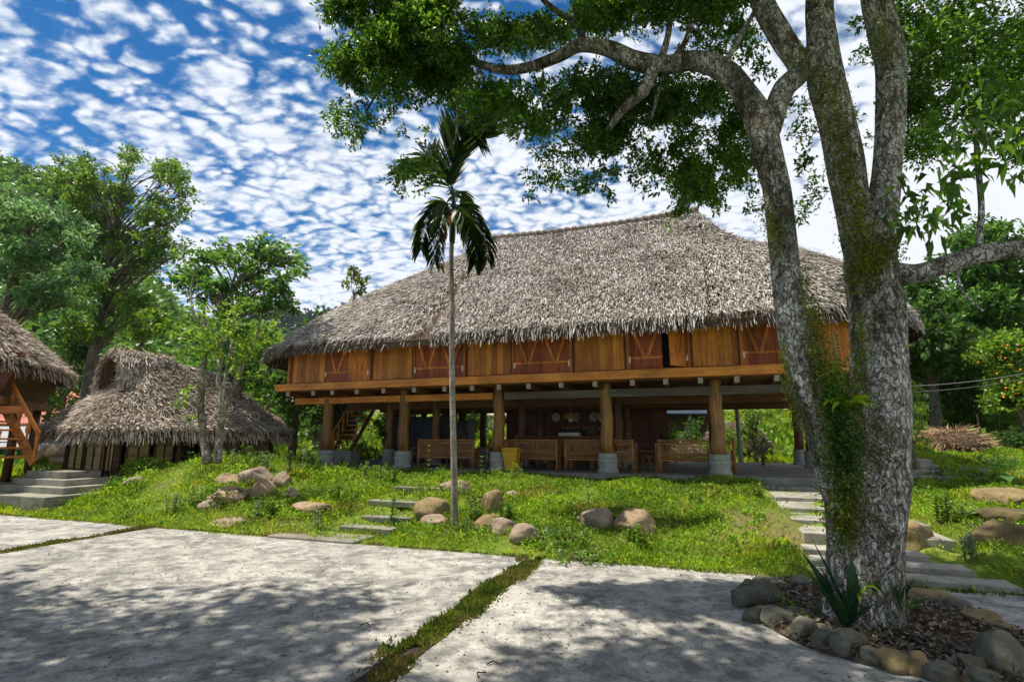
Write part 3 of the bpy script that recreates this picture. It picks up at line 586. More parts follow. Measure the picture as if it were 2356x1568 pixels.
cx, cy = fromab(-1.45, 5.1); o = MB().box(-.18, .18, -.02, .02, .12, .17).box(-.14, -.11, -.02, .02, 0, .12).box(.11, .14, -.02, .02, 0, .12).build('counter_stand', plain('green_metal', (.02, .16, .09), .5, .2, 5, 0)); o.location = (cx, cy, ZS+1.072); o.rotation_euler = (0, 0, TH); tag(o, 'small green metal stand on the counter right of the printer', 'stand')
# pendant lamps and wall clocks
M_shade = plain('woven_shade', (.34, .2, .05), .8, .4, 40, .6); M_bulb = plain('unlit_bulb', (.7, .68, .5), .2, .05, 3, 0, spec=.6)
for i, (a, lb) in enumerate([(-1.85, 'woven bell lampshade with a clear bulb, left of the two over the benches'), (-.72, 'woven bell lampshade half hidden by the third stone-based post')]):
    b = 3.3; x, y = fromab(a, b); t = thing('pendant_lamp', lb, 'lamp', (x, y, 2.86), TH, 'woven pendant lamps')
    MB().tube([(0, 0, 0), (0, 0, -.18)], .008, 6).build('cord', M_white, t); MB().lathe([(.03, -.17), (.12, -.19), (.24, -.27), (.29, -.4), (.3, -.42), (.27, -.41), (.22, -.3), (.1, -.22)], 0, 0, 20).build('lamp_shade', M_shade, t, True)
    MB().lathe([(.01, -.3), (.05, -.34), (.085, -.42), (.08, -.5), (.04, -.54), (.004, -.55)], 0, 0, 16).build('bulb', M_bulb, t, True)
M_clock = plain('clock_face', (.5, .5, .45), .4, .1, 4, 0)
for i, (a, lb) in enumerate([(-3.25, 'round pale wall clock under the left lampshade'), (-2.42, 'round pale wall clock between the two lampshades'), (-1.6, 'round pale wall clock just left of the right lampshade'), (-.85, 'round pale wall clock beside the third post, rightmost of the row')]):
    x, y = fromab(a, 6.53); t = thing('wall_clock', lb, 'clock', (x, y, 2.62), TH, 'wall clocks above the lettering')
    mb = MB(); n = 24; mb.V = [(.19*math.cos(2*math.pi*k/n), yy, .19*math.sin(2*math.pi*k/n)) for yy in (0, .05) for k in range(n)]; mb.F = [tuple(range(n)), tuple(range(2*n-1, n-1, -1))]+[(k, k+n, (k+1) % n+n, (k+1) % n) for k in range(n)]; mb.build('dial', M_clock, t)
    MB().bar((0, -.01, 0), (.07*math.cos(i), -.01, .1), .008, .012).bar((0, -.012, 0), (-.05, -.012, .06+.01*i), .008, .014).build('hand', M_black, t)
# bamboo benches
def make_bench(label, Lb):
    t = thing('bamboo_bench', label, 'bench'); h = Lb/2
    for x in (-h, h):
        MB().tube([(x, 0, 0), (x, 0, .97)], .04, 10, bump=.05).build('leg', M_bamboo, t, True); MB().tube([(x*.97, .5, 0), (x*.97, .5, .62)], .035, 10).build('leg', M_bamboo, t, True)
    mb = MB()
    for k in range(9): mb.tube([(-h, .06+k*.055, .42), (h, .06+k*.055, .42)], .024, 6)
    mb.tube([(-h, 0, .36), (h, 0, .36)], .03, 6); mb.build('seat', M_bamboo, t)
    mb = MB()
    for z in (.43, .5, .56, .86, .93): mb.tube([(-h, 0, z), (h, 0, z)], .02 if z < .9 else .026, 6)
    n = 3 if Lb > 1.8 else 2; w = Lb/n
    for q in range(n):
        c = -h+w*(q+.5); 
        for dx in (-.46, -.42, -.36, .36, .42, .46): mb.tube([(c+dx*w, 0, .56), (c+dx*w, 0, .86)], .011, 5)
        for r in range(3):
            a = .3-.085*r; zz_ = .12-.035*r
            for sx in (-1, 1): mb.bar((c+sx*a*w, 0, .71-zz_), (c+sx*a*w, 0, .71+zz_), .014, .014)
            for sz in (-1, 1): mb.bar((c-a*w, 0, .71+sz*zz_), (c+a*w, 0, .71+sz*zz_), .014, .014)
        mb.bar((c-.1*w, 0, .71), (c+.1*w, 0, .71), .012, .012); mb.bar((c, 0, .66), (c, 0, .76), .012, .012)
    mb.build('backrest', M_bamboo, t)
    for x in (-h, h): MB().tube([(x, 0, .64), (x*.97, .52, .62)], .03, 8).build('armrest', M_bamboo, t, True)
    return t
def copy_tree(o, parent=None):
    c = o.copy(); COL.objects.link(c)
    if parent: c.parent = parent
    for ch in list(o.children): copy_tree(ch, c)
    return c
bn = [(-5.5, .35, 0, 'bamboo bench behind the slim palm trunk'), (-2.65, .35, 0, 'bamboo bench right behind the yellow bin'), (-.3, .3, 0, 'bamboo bench behind the middle stone-based post'), (2.5, .35, 0, 'dark bamboo bench with daylight showing through its backrest'), (-6.4, 1.9, math.pi, 'bamboo bench further in behind the second post, beside the grey sheet'), (-3.9, 2.9, math.pi, 'bamboo bench facing out, seen right of the palm trunk'), (-1.9, 3.0, math.pi, 'bamboo bench facing out in the shade before the counter')]
proto = None
for a, b, rz, lb in bn:
    t = make_bench(lb, 2.05) if proto is None else copy_tree(proto); proto = proto or t
    x, y = fromab(a, b); t.location = (x, y, ZS); t.rotation_euler = (0, 0, TH+rz); t['label'] = lb; t['group'] = 'bamboo benches under the house'
def make_table(lb, a, b, w=1.1):
    t = house_thing('bamboo_table', lb, 'table', a, b, group='low bamboo tables')
    mb = MB()
    for k in range(10): mb.tube([(-w/2, -.25+k*.055, .48), (w/2, -.25+k*.055, .48)], .026, 6)
    mb.build('tabletop', M_bamboo, t)
    for sx in (-1, 1):
        for sy in (-1, 1): MB().tube([(sx*(w/2-.06), sy*.2, 0), (sx*(w/2-.06), sy*.2, .46)], .03, 8).build('leg', M_bamboo, t, True)
make_table('low bamboo table behind the palm-side bench', -5.3, 1.25); make_table('low bamboo table behind the bench by the yellow bin', -2.6, 1.35); make_table('low bamboo table behind the middle bench', -.2, 1.3); make_table('low bamboo table behind the rightmost bench', 2.4, 1.4)
def stool(lb, a, b):
    t = house_thing('bamboo_stool', lb, 'stool', a, b, group='bamboo stools')
    MB().lathe([(.2, .4), (.21, .43), (.2, .46)], 0, 0, 14).build('seat', M_bamboo, t)
    for k in range(4): MB().tube([(.17*math.cos(k*1.571+.7), .17*math.sin(k*1.571+.7), 0), (.14*math.cos(k*1.571+.7), .14*math.sin(k*1.571+.7), .4)], .018, 6).build('leg', M_bamboo, t)
stool('round bamboo stool in the gap beside the wooden door', 1.0, 1.5); stool('round bamboo stool left of the middle bench', -1.5, 1.6)
# bamboo rack between the benches
t = house_thing('bamboo_rack', 'narrow upright bamboo rack in front of the dark wooden door', 'rack', 1.05, .8)
mb = MB(); [mb.tube([(x, y, 0), (x, y, .86)], .02, 6) for x in (-.3, .3) for y in (0, .4)]; mb.build('leg', M_bamboo, t); MB().box(-.3, .3, 0, .4, .6, .63).box(-.3, .3, 0, .4, .25, .28).build('shelf', M_dbeam, t)
# yellow bin
M_yel = plain('yellow_plastic', (.62, .36, .012), .4, .1, 3, 0, spec=.5)
x, y = fromab(-2.95, -.12); t = thing('wheelie_bin', 'yellow plastic bin with a lid beside the second plinth from the palm', 'bin', (x, y, ZS), TH)
mb = MB(); mb.add([(sx*w, sy*w*.9, z) for z, w in ((0, .17), (.62, .24)) for sx, sy in ((-1, -1), (1, -1), (1, 1), (-1, 1))], [(3, 2, 1, 0), (4, 5, 6, 7), (0, 1, 5, 4), (1, 2, 6, 5), (2, 3, 7, 6), (3, 0, 4, 7)]); mb.build('bin_body', M_yel, t, bevel=.02)
MB().box(-.27, .27, -.25, .25, .622, .67).box(-.23, .23, -.2, .2, .67, .71).build('lid', M_yel, t, bevel=.012)
# tarpaulins
def sheet(name, label, pts, m, nx=24, nz=16, amp=.07):
    (a0, b0), (a1, b1), z0, z1 = pts; X = np.linspace(0, 1, nx); Zz = np.linspace(0, 1, nz); V = []
    for k in range(nz):
        for i in range(nx):
            a = a0+(a1-a0)*X[i]; b = b0+(b1-b0)*X[i]+amp*math.sin(X[i]*19+Zz[k]*2)+.6*amp*noise.noise(Vector((X[i]*4, Zz[k]*3, a0)))*2; x, y = fromab(a, b)
            zt = z1-.35*math.sin(X[i]*math.pi)*.5*Zz[k]; V.append((x, y, z0+(zt-z0)*Zz[k]))
    i = np.arange(nx*nz).reshape(nz, nx); Fq = np.stack([i[:-1, :-1], i[:-1, 1:], i[1:, 1:], i[1:, :-1]], -1).reshape(-1, 4)
    o = mkmesh(name, V, Fq, m, smooth=True); s = o.modifiers.new('s', 'SOLIDIFY'); s.thickness = .006; return tag(o, label, 'tarpaulin')
sheet('tarpaulin', 'dark blue-black tarpaulin hanging behind the leftmost posts', ((-9.7, 3.2), (-6.4, 3.0), ZS+.02, 2.75), plain('dark_tarp', (.022, .03, .04), .6, .4, 3, .3))
sheet('tarpaulin', 'pale grey sheet hanging behind the second front post', ((-7.6, 3.9), (-5.9, 3.7), 1.3, 2.55), plain('grey_sheet', (.12, .125, .115), .7, .2, 3, .3))
# tripod
t = house_thing('camera_tripod', 'black tripod standing behind the benches right of the palm trunk', 'tripod', -3.9, 4.2)
MB().tube([(0, 0, .75), (0, 0, 1.5)], .022, 8).build('centre_column', M_black, t)
for k in range(3): MB().tube([(0, 0, .95), (.34*math.cos(k*2.09+.4), .34*math.sin(k*2.09+.4), 0)], .018, 6).build('leg', M_black, t)
MB().box(-.06, .06, -.05, .05, 1.5, 1.62).bar((0, 0, 1.55), (-.4, .1, 1.35), .02, .02).build('head', M_black, t)
t = tag(MB().tube([(0, 0, 0), (0, 0, 2.2)], .05, 10).build('white_pole', M_white), 'thin white pipe standing at the back of the house', 'pole'); x, y = fromab(-7.2, 6.4); t.location = (x, y, ZS)
x, y = fromab(-4.7, 6.0); t = thing('water_cooler', 'pale blue-grey cooler standing at the back behind the bin', 'cooler', (x, y, ZS), TH); MB().box(-.22, .22, -.2, .2, 0, 1.12).build('cooler_body', plain('cooler_blue', (.2, .28, .33), .5, .1, 3, 0), t, bevel=.02); MB().lathe([(.13, 1.121), (.14, 1.3), (.05, 1.42)], 0, 0, 14).build('bottle', M_white, t, True)
#SECTION_REAR
# ------------------------------------------------------------------ rear hut (ground level, gablet roof)
dA = math.radians(58); A0 = np.array([-11.2, 14.4, 0])
HR = thing('thatched_hut', 'low thatched hut with a dark gable opening and bamboo screen walls behind the twin-stemmed tree', 'hut', (A0[0], A0[1], 0), dA)
pr1 = ([0, .2, .5, .8, 1], [3.7, 3.35, 2.95, 2.4, 2.0]); pr2 = ([0, .2, .5, .8, 1], [4.35, 3.8, 3.1, 2.45, 1.9])
surf2, sh2 = make_roof(HR, 1.75, 4.7, 2.6, 4.5, 1.9, 1.9, 2.75, 2.75, 2.0, 2.9, pr1, pr2, 90000, .21, .016, M_thatch2, sag=.03, fr_n=4200, zfun=lambda X, Y, z, t: z-.45*np.clip((X-1.9)/3, 0, 1.2)*(1-t))
# gablet: two small flaps meeting over a dark opening at the left ridge end
gv = []; 
def hoodp(x, th, k=0.): f = (x-1.0)/1.9; return 2.6+(.84+k)*np.cos(th)*(1-.8*f), 3.32+.45*f+(1.24-.5*f+k)*np.sin(th)**.85
n = 6500; x = RS.uniform(1.0, 2.9, n); th = RS.uniform(.0, np.pi, n); y, z = hoodp(x, th); P = np.stack([x, y, z], -1); N = np.stack([np.zeros(n)-.1, np.cos(th), np.sin(th)], -1); A = np.stack([-np.full(n, .35), np.cos(th)*.7, -np.abs(np.cos(th))-.25], -1)
A += RS.normal(size=(n, 3))*.25; A /= np.linalg.norm(A, axis=1, keepdims=True); gf = strips(P+N*RS.uniform(-.02, .06, n)[:, None], A, .24*RS.uniform(.6, 1.2, n), .017*RS.uniform(.6, 1.2, n), N+RS.normal(size=(n, 3))*.3)
m = 900; x = np.full(m, 1.0)+RS.uniform(-.03, .1, m); th = RS.uniform(0, np.pi, m); y, z = hoodp(x, th); P = np.stack([x, y, z], -1); A = np.stack([-RS.uniform(0, .7, m), np.cos(th)*.25, -RS.uniform(.6, 1, m)], -1); A /= np.linalg.norm(A, axis=1, keepdims=True)
gf = join(gf, strips(P, A, .26*RS.uniform(.6, 1.2, m), .016, rdir(m))); gab = MB(); T_ = np.linspace(0, np.pi, 15); k = []
for xx, kk in ((1.03, -.02), (2.9, -.02), (2.9, -.12), (1.03, -.12)):
    yy, zz_ = hoodp(xx, T_, kk); k.append([(xx, float(a), float(b)) for a, b in zip(yy, zz_)])
V_ = [p for q in k for p in q]; F_ = [(e*15+i, e*15+i+1, ((e+1) % 4)*15+i+1, ((e+1) % 4)*15+i) for e in range(4) for i in range(14)]
g_ = gab.add(V_, F_).build('gablet', M_under, HR); mkmesh('thatch', gf[0], gf[1], M_thatch2, g_)
yy, zz_ = hoodp(1.7, T_, -.1); MB().add([(1.7, float(a), float(b)) for a, b in zip(yy, zz_)], [tuple(range(15))]).build('gable_shade_sheet', M_black, g_)  # black sheet under the hood standing for the shade inside the gable
M_screen = wood('bamboo_screen_m', (.42, .31, .13), (.26, .18, .07), (.56, .44, .22), .045, 2, .8)
M_dpost = plain('dark_post', (.05, .032, .02), .9, .4, 9, .4); M_mud = plain('mud_wall', (.19, .155, .085), .95, .25, 3, .4)
zg = .35
def scr(p, q, lift=.45):
    w_ = MB().bar((p[0], p[1], (zg+lift+1.98)/2), (q[0], q[1], (zg+lift+1.98)/2), .03, 1.98-zg-lift).build('bamboo_screen', M_screen, HR); mb = MB(); nx, ny = (p[1]-q[1]), (q[0]-p[0]); l_ = math.hypot(nx, ny); nx, ny = nx/l_*-.035, ny/l_*-.035
    for f in (.03, .5, .97): x, y = p[0]+(q[0]-p[0])*f+nx, p[1]+(q[1]-p[1])*f+ny; mb.bar((x, y, zg), (x, y, 2.1), .03, .03)
    mb.build('screen_batten', M_dpost, w_)
scr((.8, 4.25), (.8, 3.1)); scr((.8, 2.95), (.8, 1.75)); scr((.8, 1.5), (.8, 1.0)); scr((1.0, .8), (1.62, .8)); scr((1.75, .8), (2.3, .8))
for x, y in ((.8, .8), (.8, 4.4), (.8, 3.02), (2.45, .8), (3.15, .8), (4.5, .8), (5.65, .8), (5.65, 4.4)): MB().tube([(x, y, 0), (x+.02, y+.02, 2.4)], .085, 8, bump=.1, seed=x).build('post', M_dpost if x != 2.45 else M_dbeam, HR, True)
MB().box(3.2, 5.6, .85, .92, 0, 2.3).box(5.6, 5.66, .92, 4.4, 0, 2.3).build('mud_wall', M_mud, HR); MB().box(.9, 5.6, 4.42, 4.48, 0, 2.2).build('mud_wall', M_mud, HR)
MB().box(2.5, 3.15, 1.2, 1.24, 0, 2.2).build('doorway_shade_sheet', M_black, HR)  # black sheet set back in the door gap, standing for the shade inside
# ------------------------------------------------------------------ left hut on stilts
c0 = aty(45, 855, 15.2)
HL = thing('raised_hut', 'thatched hut on stilts cut by the left edge, with an orange wooden stair', 'hut', (c0[0], c0[1], 0), TH)
prl = ([0, .2, .5, .8, 1], [6.6, 6.15, 5.4, 4.5, 3.85])
surf3, sh3 = make_roof(HL, -6.5, -2.6, 2.3, 7.0, 4.6, 3.35, 3.4, 3.6, 4.15, 2.7, prl, prl, 65000, .22, .018, M_thatch2, fr_n=3600)
M_redw = wood('hut_wall_red', (.13, .03, .013), (.07, .015, .008), (.2, .05, .02), .22)
MB().add([(-8.5, 0, 2.95), (-.35, 0, 2.95), (.05, -.25, 4.2), (-8.5, -.25, 4.2), (-8.5, .1, 2.95), (-.35, .1, 2.95), (.05, -.12, 4.2), (-8.5, -.12, 4.2)], [(0, 1, 2, 3), (7, 6, 5, 4), (1, 5, 6, 2), (0, 4, 5, 1)]).build('wall', M_redw, HL)
MB().add([(-.35, .12, 2.95), (-.35, 5.2, 2.95), (.05, 5.4, 4.2), (.05, -.1, 4.2)], [(0, 1, 2, 3)]).build('wall', M_redw, HL)
MB().box(-8.8, -.2, -.35, 5.4, 2.7, 2.93).build('floor_beam', M_dbeam, HL); MB().box(-.9, .25, -.1, .1, 2.45, 2.66).build('cross_beam', M_stairw, HL)
for x in (-.5, -3.6, -6.8):
    for y in (.1, 2.6, 5.0): p_ = MB().tube([(x, y, .2), (x, y, 2.7)], .12, 12).build('post', M_postd, HL, True)
for ch in HL.children: ch.rotation_euler = (0, 0, math.radians(50))
# wooden stair coming down to the concrete steps
s0 = aty(32, 1066, 14.6); loc = np.array([c0[0], c0[1], 0]); Rm = Matrix.Rotation(-TH, 3, 'Z')
def lh(p): return Rm @ Vector(p-loc)
b0 = lh(s0); b1 = b0+Vector((-2.0, -.1, 1.95)); stw = MB()
for dy in (-.45, .45): stw.bar(b0+Vector((0, dy, 0)), b1+Vector((0, dy, 0)), .06, .26)
stw = stw.build('stairway', M_stairw, HL)
for k in range(8):
    p = b0.lerp(b1, (k+.7)/8); MB().box(p.x-.15, p.x+.15, p.y-.42, p.y+.42, p.z-.02, p.z+.03).build('tread', M_stairw, stw)
mb = MB()
for dy in (-.45, .45): mb.bar(b0+Vector((.05, dy, .8)), b1+Vector((0, dy, .85)), .07, .1)
mb.build('handrail', M_stairw, stw)
for dy in (-.45, .45):
    for k in range(5):
        p = b0.lerp(b1, k/4.5)+Vector((0, dy, 0)); n_ = 9; mb = MB(); mb.tube([p+Vector((0, 0, .8*q/n_)) for q in range(n_+1)], [.045+.022*math.sin(q*1.4) if k else .05 for q in range(n_+1)], 4); mb.build('baluster', M_stairw, stw)
# concrete entrance steps
s1 = lh(aty(150, 1070, 14.6)); base = s1; t = thing('entrance_steps', 'grey concrete entrance steps at the foot of the orange wooden stair', 'steps', (0, 0, 0), 0)
t.location = (c0[0], c0[1], 0); t.rotation_euler = (0, 0, TH)
xr = [s1.x+.95, s1.x+.55, s1.x+.2]; yf = b0.y-.75
yf += .55
for k, (ex, z0, z1) in enumerate(((1.2, .36, .52), (.78, .52, .68), (.35, .68, .86))):
    MB().box(b0.x-.1+.05*k, s1.x+ex, yf+.26*k, b0.y+1.2, z0, z1).build('step', M_estep, t, bevel=.01)
MB().box(b0.x-3.5, s1.x+1.5, yf-.55, b0.y+1.4, .02, .357).build('landing', M_estep, t, bevel=.01); MB().box(b0.x-3.4, b0.x-.2, yf-.1, b0.y+1.0, .359, .44).build('landing', M_estep, t, bevel=.01)
#SECTION_FAR
# ------------------------------------------------------------------ distant buildings
def gableroof(name, label, cat, loc, rz, w, d, h, rise, mroof, mwall, over=.5, group=None):
    t = thing(name, label, cat, loc, rz, group); MB().box(-w/2, w/2, -d/2, d/2, 0, h).build('wall', mwall, t)
    mb = MB(); a, b = w/2+over, d/2+over
    for s in (-1, 1): mb.add([(-a, s*b, h-.25), (a, s*b, h-.25), (a, 0, h+rise), (-a, 0, h+rise), (-a, s*b, h-.33), (a, s*b, h-.33), (a, 0, h+rise-.08), (-a, 0, h+rise-.08)], [(0, 1, 2, 3), (7, 6, 5, 4), (0, 4, 5, 1), (1, 5, 6, 2), (0, 3, 7, 4)])
    mb.build('roof', mroof, t); MB().box(-.5, .5, -d/2-.04, -d/2-.005, 0, min(2, h*.8)).build('door', M_dpost, t); return t
def tilem(nt, g):
    w = g.n('TexWave', _wave_type='BANDS', _bands_direction='X', Scale=2.2); g.l(g.obj(), w.inputs['Vector']); n = g.noise(g.obj(), 2, 5); w2 = g.n('TexWave', _wave_type='BANDS', _bands_direction='Y', Scale=1.6); g.l(g.obj(), w2.inputs['Vector'])
    g.out(g.mix(1.0, g.ramp(n, [(.3, (.36, .1, .065)), (.7, (.55, .2, .14))]), g.ramp(w2.outputs[0], [(0, (.7, .7, .7)), (.3, (1, 1, 1))]), 'MULTIPLY'), .8, w.outputs[0], .05)
M_tile = mat('red_tile', tilem)
def corr(nt, g):
    w = g.n('TexWave', _wave_type='BANDS', _bands_direction='X', Scale=1.6); g.l(g.obj(), w.inputs['Vector']); g.out(g.ramp(w.outputs[0], [(0, (.16, .16, .17)), (1, (.46, .46, .47))]), .6, w.outputs[0], .06)
M_corr = mat('corrugated_grey', corr)
M_wallp = plain('plaster_wall', (.32, .28, .22), .9, .2, 2, .2); M_netg = plain('green_net', (.03, .14, .1), .9, .4, 6, .2)
p = aty(150, 985, 31); z0 = float(ground(p[0], 31)); gableroof('tiled_house', 'red tiled house roof glimpsed above the low thatched hut', 'house', (p[0]-1.5, 33, z0), -.3, 9, 6, 1.7, 2.0, M_tile, M_wallp)
p = aty(110, 1020, 26); t = gableroof('corrugated_shed', 'long grey corrugated roof shed behind the entrance steps', 'shed', (p[0]-1.5, 27.0, 0.35), -.1, 8, 4, 1.2, .75, M_corr, M_netg)
p = aty(1180, 985, 38); t = gableroof('back_hut', 'thatched hut with white end wall seen under the house beside the second post', 'hut', (p[0]-.8, 37, 1.2), .3, 5.5, 4, 2.2, 1.8, M_thatch2, M_white)
p = aty(2180, 905, 34); gableroof('valley_hut', 'small thatched roof among bushes right of the big tree', 'hut', (p[0]+.6, 34, 2.8), -.2, 4.5, 3.4, 1.6, 1.1, M_thatch2, M_mud)
p = aty(1555, 955, 30); gableroof('dark_shed', 'dark slate blue shed seen between the posts right of the door', 'shed', (p[0], 31, 1.6), .2, 3.4, 3, 1.7, .7, plain('slate', (.03, .045, .07), .6, .3, 3, 0), M_dpost)
# thatch waste piles
def pile(name, label, u, v, y, w, h, m, n=1500, cat='pile', dz=0):
    p = hit(u, v) if y is None else aty(u, v, y); z = float(ground(p[0], p[1]))+dz; t = thing(name, label, cat, (p[0], p[1], z))
    bm = MB(); bm.lathe([(w, -.1), (w*.95, h*.3), (w*.7, h*.75), (w*.25, h), (.01, h*1.02)], 0, 0, 16); bm.build('core', M_under, t, True)
    r = w*RS.uniform(0, 1, n)**.5; th = RS.uniform(0, 6.28, n); P = np.stack([r*np.cos(th), r*np.sin(th)*.8, h*(1-(r/w)**2.2)+RS.uniform(-.1, .12, n)], -1)
    A = np.stack([np.cos(th), np.sin(th), -RS.uniform(.1, 1.2, n)*(r/w)], -1)+RS.normal(size=(n, 3))*.4; A /= np.linalg.norm(A, axis=1, keepdims=True)
    V, Fq = strips(P, A, RS.uniform(.2, .6, n)*min(1, w), .011, rdir(n, 1)); mkmesh('straw', V, Fq, m, t); return t
M_straw = thatch('straw', [(.13, .06, .03), (.3, .18, .09), (.48, .34, .2), (.66, .52, .36)])
pile('thatch_pile', 'heap of old brown thatch on the grass right of the big tree', 2190, 1031, None, 1.15, .62, M_straw, 3200)
pile('thatch_pile', 'grey heap of discarded thatch seen under the house at the right', 1690, 985, 27, 1.8, 1.7, M_thatch2, dz=-.1)
pile('thatch_pile', 'fan of dry brown palm fronds behind the right bench', 1560, 1010, 25, 1.2, .8, M_straw)
pile('thatch_pile', 'golden bundle of thatch standing behind the second post', 1200, 1010, 27, .8, 1.5, M_straw)
o = MB().tube([(0, 0, 0), (-.03, 0, 3.2)], [.09, .075], 10).build('lamp_post', M_plinth); p = atz(1705, 1060, .8); o.location = (p[0], p[1]+.0, .6); tag(o, 'plain grey post standing in the sunny grass behind the house', 'post')
#SECTION_VEG
# ------------------------------------------------------------------ vegetation builders
def plant_root(name, label, cat, p, group=None):
    z = float(gz(np.array(p[0]), np.array(p[1]))) if len(p) < 3 else p[2]
    return thing(name, label, cat, (p[0], p[1], z), 0, group)
def branch_tree(name, label, base, trunk_pts, trunk_r, blobs, leafm, barkm_, dens, L, w, per=12, twig=.3, group=None, limbs=None, up=.2, droop=.15, shell=.3, cat='tree', flat=1., nlimb=None):
    """trunk_pts absolute; a limb is grown from the trunk into each blob"""
    t = thing(name, label, cat, tuple(base), 0, group); org = np.array(base, float); mb = MB(); TP = spline(trunk_pts, 26)-org; rr = np.interp(np.linspace(0, 1, 26), np.linspace(0, 1, len(trunk_r)), trunk_r)
    mb.tube(TP, rr, 12, bump=.08, seed=base[0])
    for k, b in enumerate(blobs):
        c = np.array(b[:3])-org; dd = np.linalg.norm(TP-c, axis=1)+np.maximum(TP[:, 2]-(c[2]-.35*np.hypot(c[0], c[1])), 0)*2; i = int(np.argmin(dd)); i = min(max(i-2, 5), 24); q = TP[i]
        mid = q*.5+c*.5+np.array([0, 0, .12*np.linalg.norm(c-q)])+RS.normal(size=3)*.06*np.linalg.norm(c-q); P = spline([q, mid, c], 8); r0 = min(rr[i]*.45, .02+.016*np.linalg.norm(c-q)); mb.tube(P, np.linspace(r0, .012, 8), 6)
        for s in range(3):
            e = c+rdir(1)[0]*np.array(b[3:6])*.8; mb.tube(spline([P[5], (P[5]+e)/2+RS.normal(size=3)*.05, e], 5), np.linspace(.02+r0*.15, .006, 5), 4)
    mb.build('trunk', barkm_, t, True)
    V, Fq = cloud([(b[0]-org[0], b[1]-org[1], b[2]-org[2])+tuple(b[3:]) for b in blobs], dens, twig, per, L, w, up, flat, shell, droop); mkmesh('crown', V, Fq, leafm, t); return t
def pb(lst, Y, k=1., flatten=.75, jy=1.):
    """pixel blobs (u,v,rpx[,Y][,aspect]) -> world ellipsoids"""
    out = []
    for q in lst:
        y = q[3] if len(q) > 3 and q[3] else Y+RS.uniform(-jy, jy); p = aty(q[0], q[1], y); r = q[2]*y/F*k; out.append((p[0], p[1], p[2], r*(q[4] if len(q) > 4 else 1.15), r, r*flatten))
    return out
#SECTION_BACKTREES
def scat(poly_u, poly_v, n, r0, r1):
    """random blobs inside a pixel polygon"""
    from math import inf
    P = list(zip(poly_u, poly_v)); out = []
    def ins(x, y):
        c = False
        for i in range(len(P)):
            (x1, y1), (x2, y2) = P[i], P[i-1]
            if (y1 > y) != (y2 > y) and x < (x2-x1)*(y-y1)/(y2-y1)+x1: c = not c
        return c
    while len(out) < n:
        x = RS.uniform(min(poly_u), max(poly_u)); y = RS.uniform(min(poly_v), max(poly_v))
        if ins(x, y): out.append((x, y, RS.uniform(r0, r1)))
    return out
def tpts(us, Y): return [tuple(aty(u, v, Y)) for u, v in us]
b = scat([115, 160, 230, 300, 370, 430, 440, 420, 440, 330, 250, 180, 190, 120], [420, 350, 345, 335, 365, 395, 460, 520, 580, 640, 640, 560, 480, 460], 105, 12, 26)+[(230, 660, 26), (300, 740, 24), (190, 700, 26), (330, 690, 22), (250, 780, 22), (170, 740, 26), (280, 640, 24), (220, 600, 24), (260, 700, 45), (210, 760, 40), (300, 690, 30), (180, 680, 35)]
Y = 27; bs = aty(200, 930, Y); bs[2] = float(ground(bs[0], Y))
branch_tree('tall_tree', 'tallest tree on the left, open dark green crown rising above the low hut', bs, [tuple(bs)]+tpts([(205, 860), (228, 760), (245, 640), (262, 540), (285, 430), (300, 380)], Y), [.3, .25, .21, .16, .11, .07, .03], pb(b, Y, 1., .7, 1.8), L_tall, M_bark2, 40, .22, .05, 12, .42, droop=.25)
b = scat([0, 40, 120, 180, 190, 210, 150, 60, 0], [440, 440, 480, 500, 600, 700, 720, 700, 720], 46, 18, 40)
Y = 23; bs = aty(-40, 960, Y); bs[2] = float(ground(bs[0], Y))
branch_tree('feathery_tree', 'pale green feathery tree filling the left edge above the raised hut', bs, [tuple(bs)]+tpts([(-30, 860), (0, 760), (40, 620), (70, 520)], Y), [.4, .32, .26, .16, .05], pb(b, Y, 1.1, .42, 2.5), L_feather, M_bark2, 26, .34, .05, 15, .6, droop=.4, flat=.6)
b = scat([430, 480, 560, 600, 610, 690, 720, 640, 690, 560, 470, 430, 400], [580, 545, 560, 520, 560, 570, 650, 640, 700, 740, 700, 660, 600], 60, 14, 30)
Y = 19; bs = aty(560, 960, Y); bs[2] = float(ground(bs[0], Y))
branch_tree('layered_tree', 'leaning tree with layered drooping branches reaching over the house roof edge', bs, [tuple(bs)]+tpts([(545, 860), (520, 760), (530, 680), (580, 600), (605, 540)], Y), [.16, .13, .1, .08, .05, .02], pb(b, Y, 1., .5, 1.2), L_mid, M_bark2, 60, .22, .055, 12, .42, droop=.3, flat=.6)
# twin stemmed tree in front of the low hut
Y = 13.0; bs = aty(486, 1060, Y); bs[2] = float(gz(bs[0], Y))-.05; org = bs.copy()
t = thing('twin_stem_tree', 'slender pale tree with two mottled stems in front of the low thatched hut', 'tree', tuple(bs)); mb = MB()
stems = [([(478, 1062), (468, 1000), (462, 930), (468, 850), (474, 780), (468, 700)], [.12, .09, .08, .07, .05, .03]), ([(500, 1062), (505, 1000), (512, 940), (502, 880), (508, 800), (500, 740)], [.11, .09, .08, .06, .045, .02]), ([(512, 950), (535, 900), (560, 840), (590, 780), (600, 720)], [.06, .05, .04, .03, .015]), ([(508, 940), (520, 860), (535, 780), (545, 700)], [.05, .04, .03, .015]),
         ([(466, 900), (440, 910), (420, 930), (405, 905)], [.03, .025, .02, .01]), ([(462, 950), (430, 900), (440, 860)], [.025, .02, .01]), ([(470, 760), (445, 720), (440, 660), (455, 590)], [.035, .03, .02, .01]), ([(430, 985), (450, 930), (462, 890)], [.012, .02, .02])]
